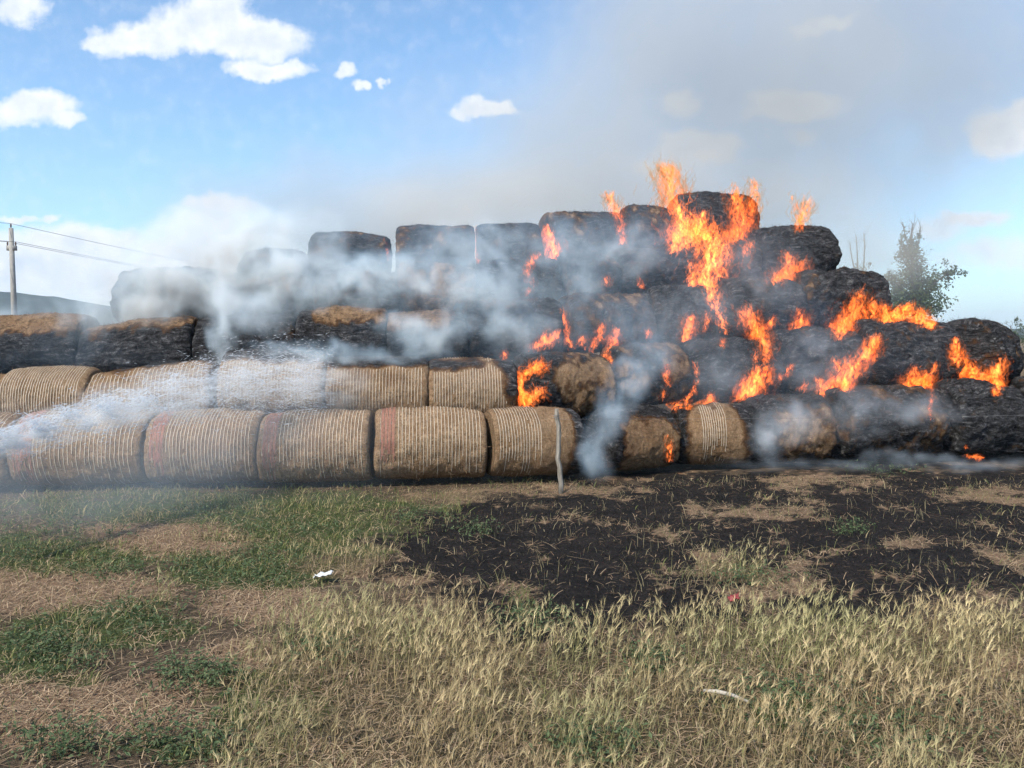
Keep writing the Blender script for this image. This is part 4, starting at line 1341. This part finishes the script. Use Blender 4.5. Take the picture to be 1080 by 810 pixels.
volume_box('smoke', [bl(600, 215, 15, 270, 2.0, 95, .10), bl(440, 225, 15, 210, 1.5, 95, .14), bl(740, 130, 16, 250, 2.5, 170, .10), bl(880, 40, 17, 280, 2.5, 190, .11), bl(680, 20, 17, 150, 2.0, 150, .07), bl(930, 170, 16, 190, 2, 140, .09),
                     bl(1020, 0, 18, 190, 2.0, 120, .06), bl(330, 235, 14.5, 150, 1.5, 85, .10), bl(910, 270, 15, 110, 2.0, 70, .04), bl(1040, 300, 18, 150, 2.5, 70, .012), bl(220, 240, 14.5, 110, 1.2, 70, .06), bl(520, 150, 16, 170, 1.5, 110, .09)],
           'broad thin brownish grey plume drifting up into the sky above the stack', (.61, .635, .655), .34, .30, .72, 2.0, 5.0, .13, seed=5.0, gain=3.7, core=.42, power=.9, absorb=.12)
volume_box('smoke', [bl(520, 225, 14.6, 190, 1.0, 50, .13), bl(680, 200, 14.8, 170, 1.0, 60, .14), bl(830, 225, 14.8, 150, 1.0, 70, .12), bl(400, 235, 14.4, 130, 1.0, 45, .10), bl(900, 270, 14.8, 100, 1.0, 50, .08)],
           'low dun haze with firelight put into its colour behind the top row of rolls', (.92, .80, .64), .55, .30, .72, 1.2, 4.0, .09, seed=71.0, gain=3.0, core=.35, power=1.0, absorb=.35)  # brownish smoke, its warm colour also standing in for the flames' light
volume_box('smoke', [bl(520, 330, 9.6, 200, .5, 110, .20), bl(700, 350, 10.2, 200, .5, 110, .15), bl(860, 370, 10.4, 170, .5, 100, .10), bl(620, 260, 11.2, 220, .6, 80, .22), bl(760, 250, 12.0, 130, .6, 70, .10), bl(450, 260, 11.1, 170, .6, 60, .30), bl(60, 365, 9.5, 140, .4, 40, .20)],
           'thin blue smoke film hanging before the whole blackened face of the stack', (.52, .74, 1.0), 1.3, .34, .72, .8, 4.0, .05, seed=61.0, gain=1.1, core=.12, power=1.0)
# the hose water: a torn white jet, the mist that falls from it
JET = [(-70, 494, 12, 5.4), (0, 466, 15, 5.9), (60, 448, 20, 6.4), (120, 431, 25, 7.0), (180, 416, 30, 7.6), (240, 404, 34, 8.2), (300, 398, 36, 8.7), (345, 402, 34, 9.0)]
volume_box('water_spray', [bl(px, py, Y, 54, .26, hw * 1.15, 4.6 - .36 * i) for i, (px, py, hw, Y) in enumerate(JET)],
           'torn white body of the hose water striking the netted rolls', (.93, .97, 1.0), 6.0, .38, .66, .20, 5.0, .02, stretch=(.38, .6, 1.3), seed=41.0, core=.05, cat='water spray', power=1.1)
volume_box('mist', [bl(60, 490, 7.2, 220, .7, 90, .22), bl(190, 465, 7.9, 190, .6, 84, .22), bl(310, 440, 8.3, 140, .5, 76, .24), bl(20, 560, 6.4, 190, .8, 80, .08), bl(300, 500, 7.8, 150, .5, 70, .10), bl(120, 545, 7.0, 210, .7, 70, .08)],
           'bluish water mist drifting below the jet over the left of the stack', (.70, .85, 1.0), 1.0, .30, .74, .5, 4.0, .05, seed=51.0, core=.30, power=1.3, cat='mist')

m_drop, t = new_mat('water_drops')
pb = t.n('ShaderNodeBsdfPrincipled')
pb.inputs['Base Color'].default_value = (.86, .90, .95, 1)
pb.inputs['Roughness'].default_value = .25
tl = t.n('ShaderNodeBsdfTranslucent')
tl.inputs[0].default_value = (.86, .90, .95, 1)
tp_ = t.n('ShaderNodeBsdfTransparent')
mx = t.n('ShaderNodeMixShader')
mx.inputs[0].default_value = .6
t.put(mx.inputs[1], pb.outputs[0])
t.put(mx.inputs[2], tl.outputs[0])
m2_ = t.n('ShaderNodeMixShader')
m2_.inputs[0].default_value = .60
t.put(m2_.inputs[1], mx.outputs[0])
t.put(m2_.inputs[2], tp_.outputs[0])
t.out(m2_.outputs[0])


def jet():
    rs = np.random.default_rng(9)
    n = 52000
    cen = np.array([tuple(at(px, py, Y)) for px, py, hw, Y in JET])
    rad = np.array([hw / F_PX * Y for _, _, hw, Y in JET])
    u = rs.uniform(0, 1, n) ** 1.05 * (len(JET) - 1)
    i = np.minimum(u.astype(int), len(JET) - 2)
    f = (u - i)[:, None]
    c_ = cen[i] * (1 - f) + cen[i + 1] * f
    r_ = rad[i] * (1 - f[:, 0]) + rad[i + 1] * f[:, 0]
    tg = cen[i + 1] - cen[i]
    tg /= np.linalg.norm(tg, axis=1)[:, None]
    o_ = rs.normal(size=(n, 3)) * np.array([.2, .5, .50])
    p = c_ + o_ * r_[:, None]
    p[:, 2] -= np.abs(rs.normal(size=n)) * .10 * (u / 7) * (rs.uniform(0, 1, n) < .4)
    strk = fbm(np.stack([u * 3.3 + p[:, 2] * 3, p[:, 2] * 13, p[:, 1] * 5], 1), 3)
    k = strk > rs.normal(size=n) * .07 + .06
    p, tg, u, r_ = p[k], tg[k], u[k], r_[k]
    n = len(p)
    d_ = tg + rs.normal(size=(n, 3)) * [.12, .12, .28]
    d_ /= np.linalg.norm(d_, axis=1)[:, None]
    a_ = np.cross(d_, [0, 1, .1])
    a_ /= np.linalg.norm(a_, axis=1)[:, None]
    b_ = np.cross(d_, a_)
    ln = rs.gamma(2.0, .008, n)[:, None] + .004
    wd = rs.gamma(2.5, .0007, n)[:, None] + .0007
    V = np.stack([p - d_ * ln, p + a_ * wd, p + b_ * wd, p - a_ * wd, p - b_ * wd, p + d_ * ln], 1)
    T = np.array([(0, 2, 1), (0, 3, 2), (0, 4, 3), (0, 1, 4), (5, 1, 2), (5, 2, 3), (5, 3, 4), (5, 4, 1)])
    o = obj('water_jet', mesh_np('water_jet', V.reshape(-1, 3), None, (T[None] + (np.arange(n) * 6)[:, None, None]).reshape(-1, 3)), m_drop)
    tag(o, 'white jet of hose water entering from the left and breaking over the netted rolls', 'water jet', None, 'stuff')


jet()

# the air itself: far hills fade to blue
m_air, t = new_mat('air')
pv = t.n('ShaderNodeVolumePrincipled')
pv.inputs['Color'].default_value = (.72, .86, 1.0, 1)
pv.inputs['Density'].default_value = .00032
t.out(None, pv.outputs[0])
b = MB()
b.box((0, 0, 0), (3300, 2300, 60.0))
o = b.build('haze', m_air, None, False)
o.location = (0, 1700, 56.0)
tag(o, 'pale blue haze of the summer air', 'haze', None, 'stuff')
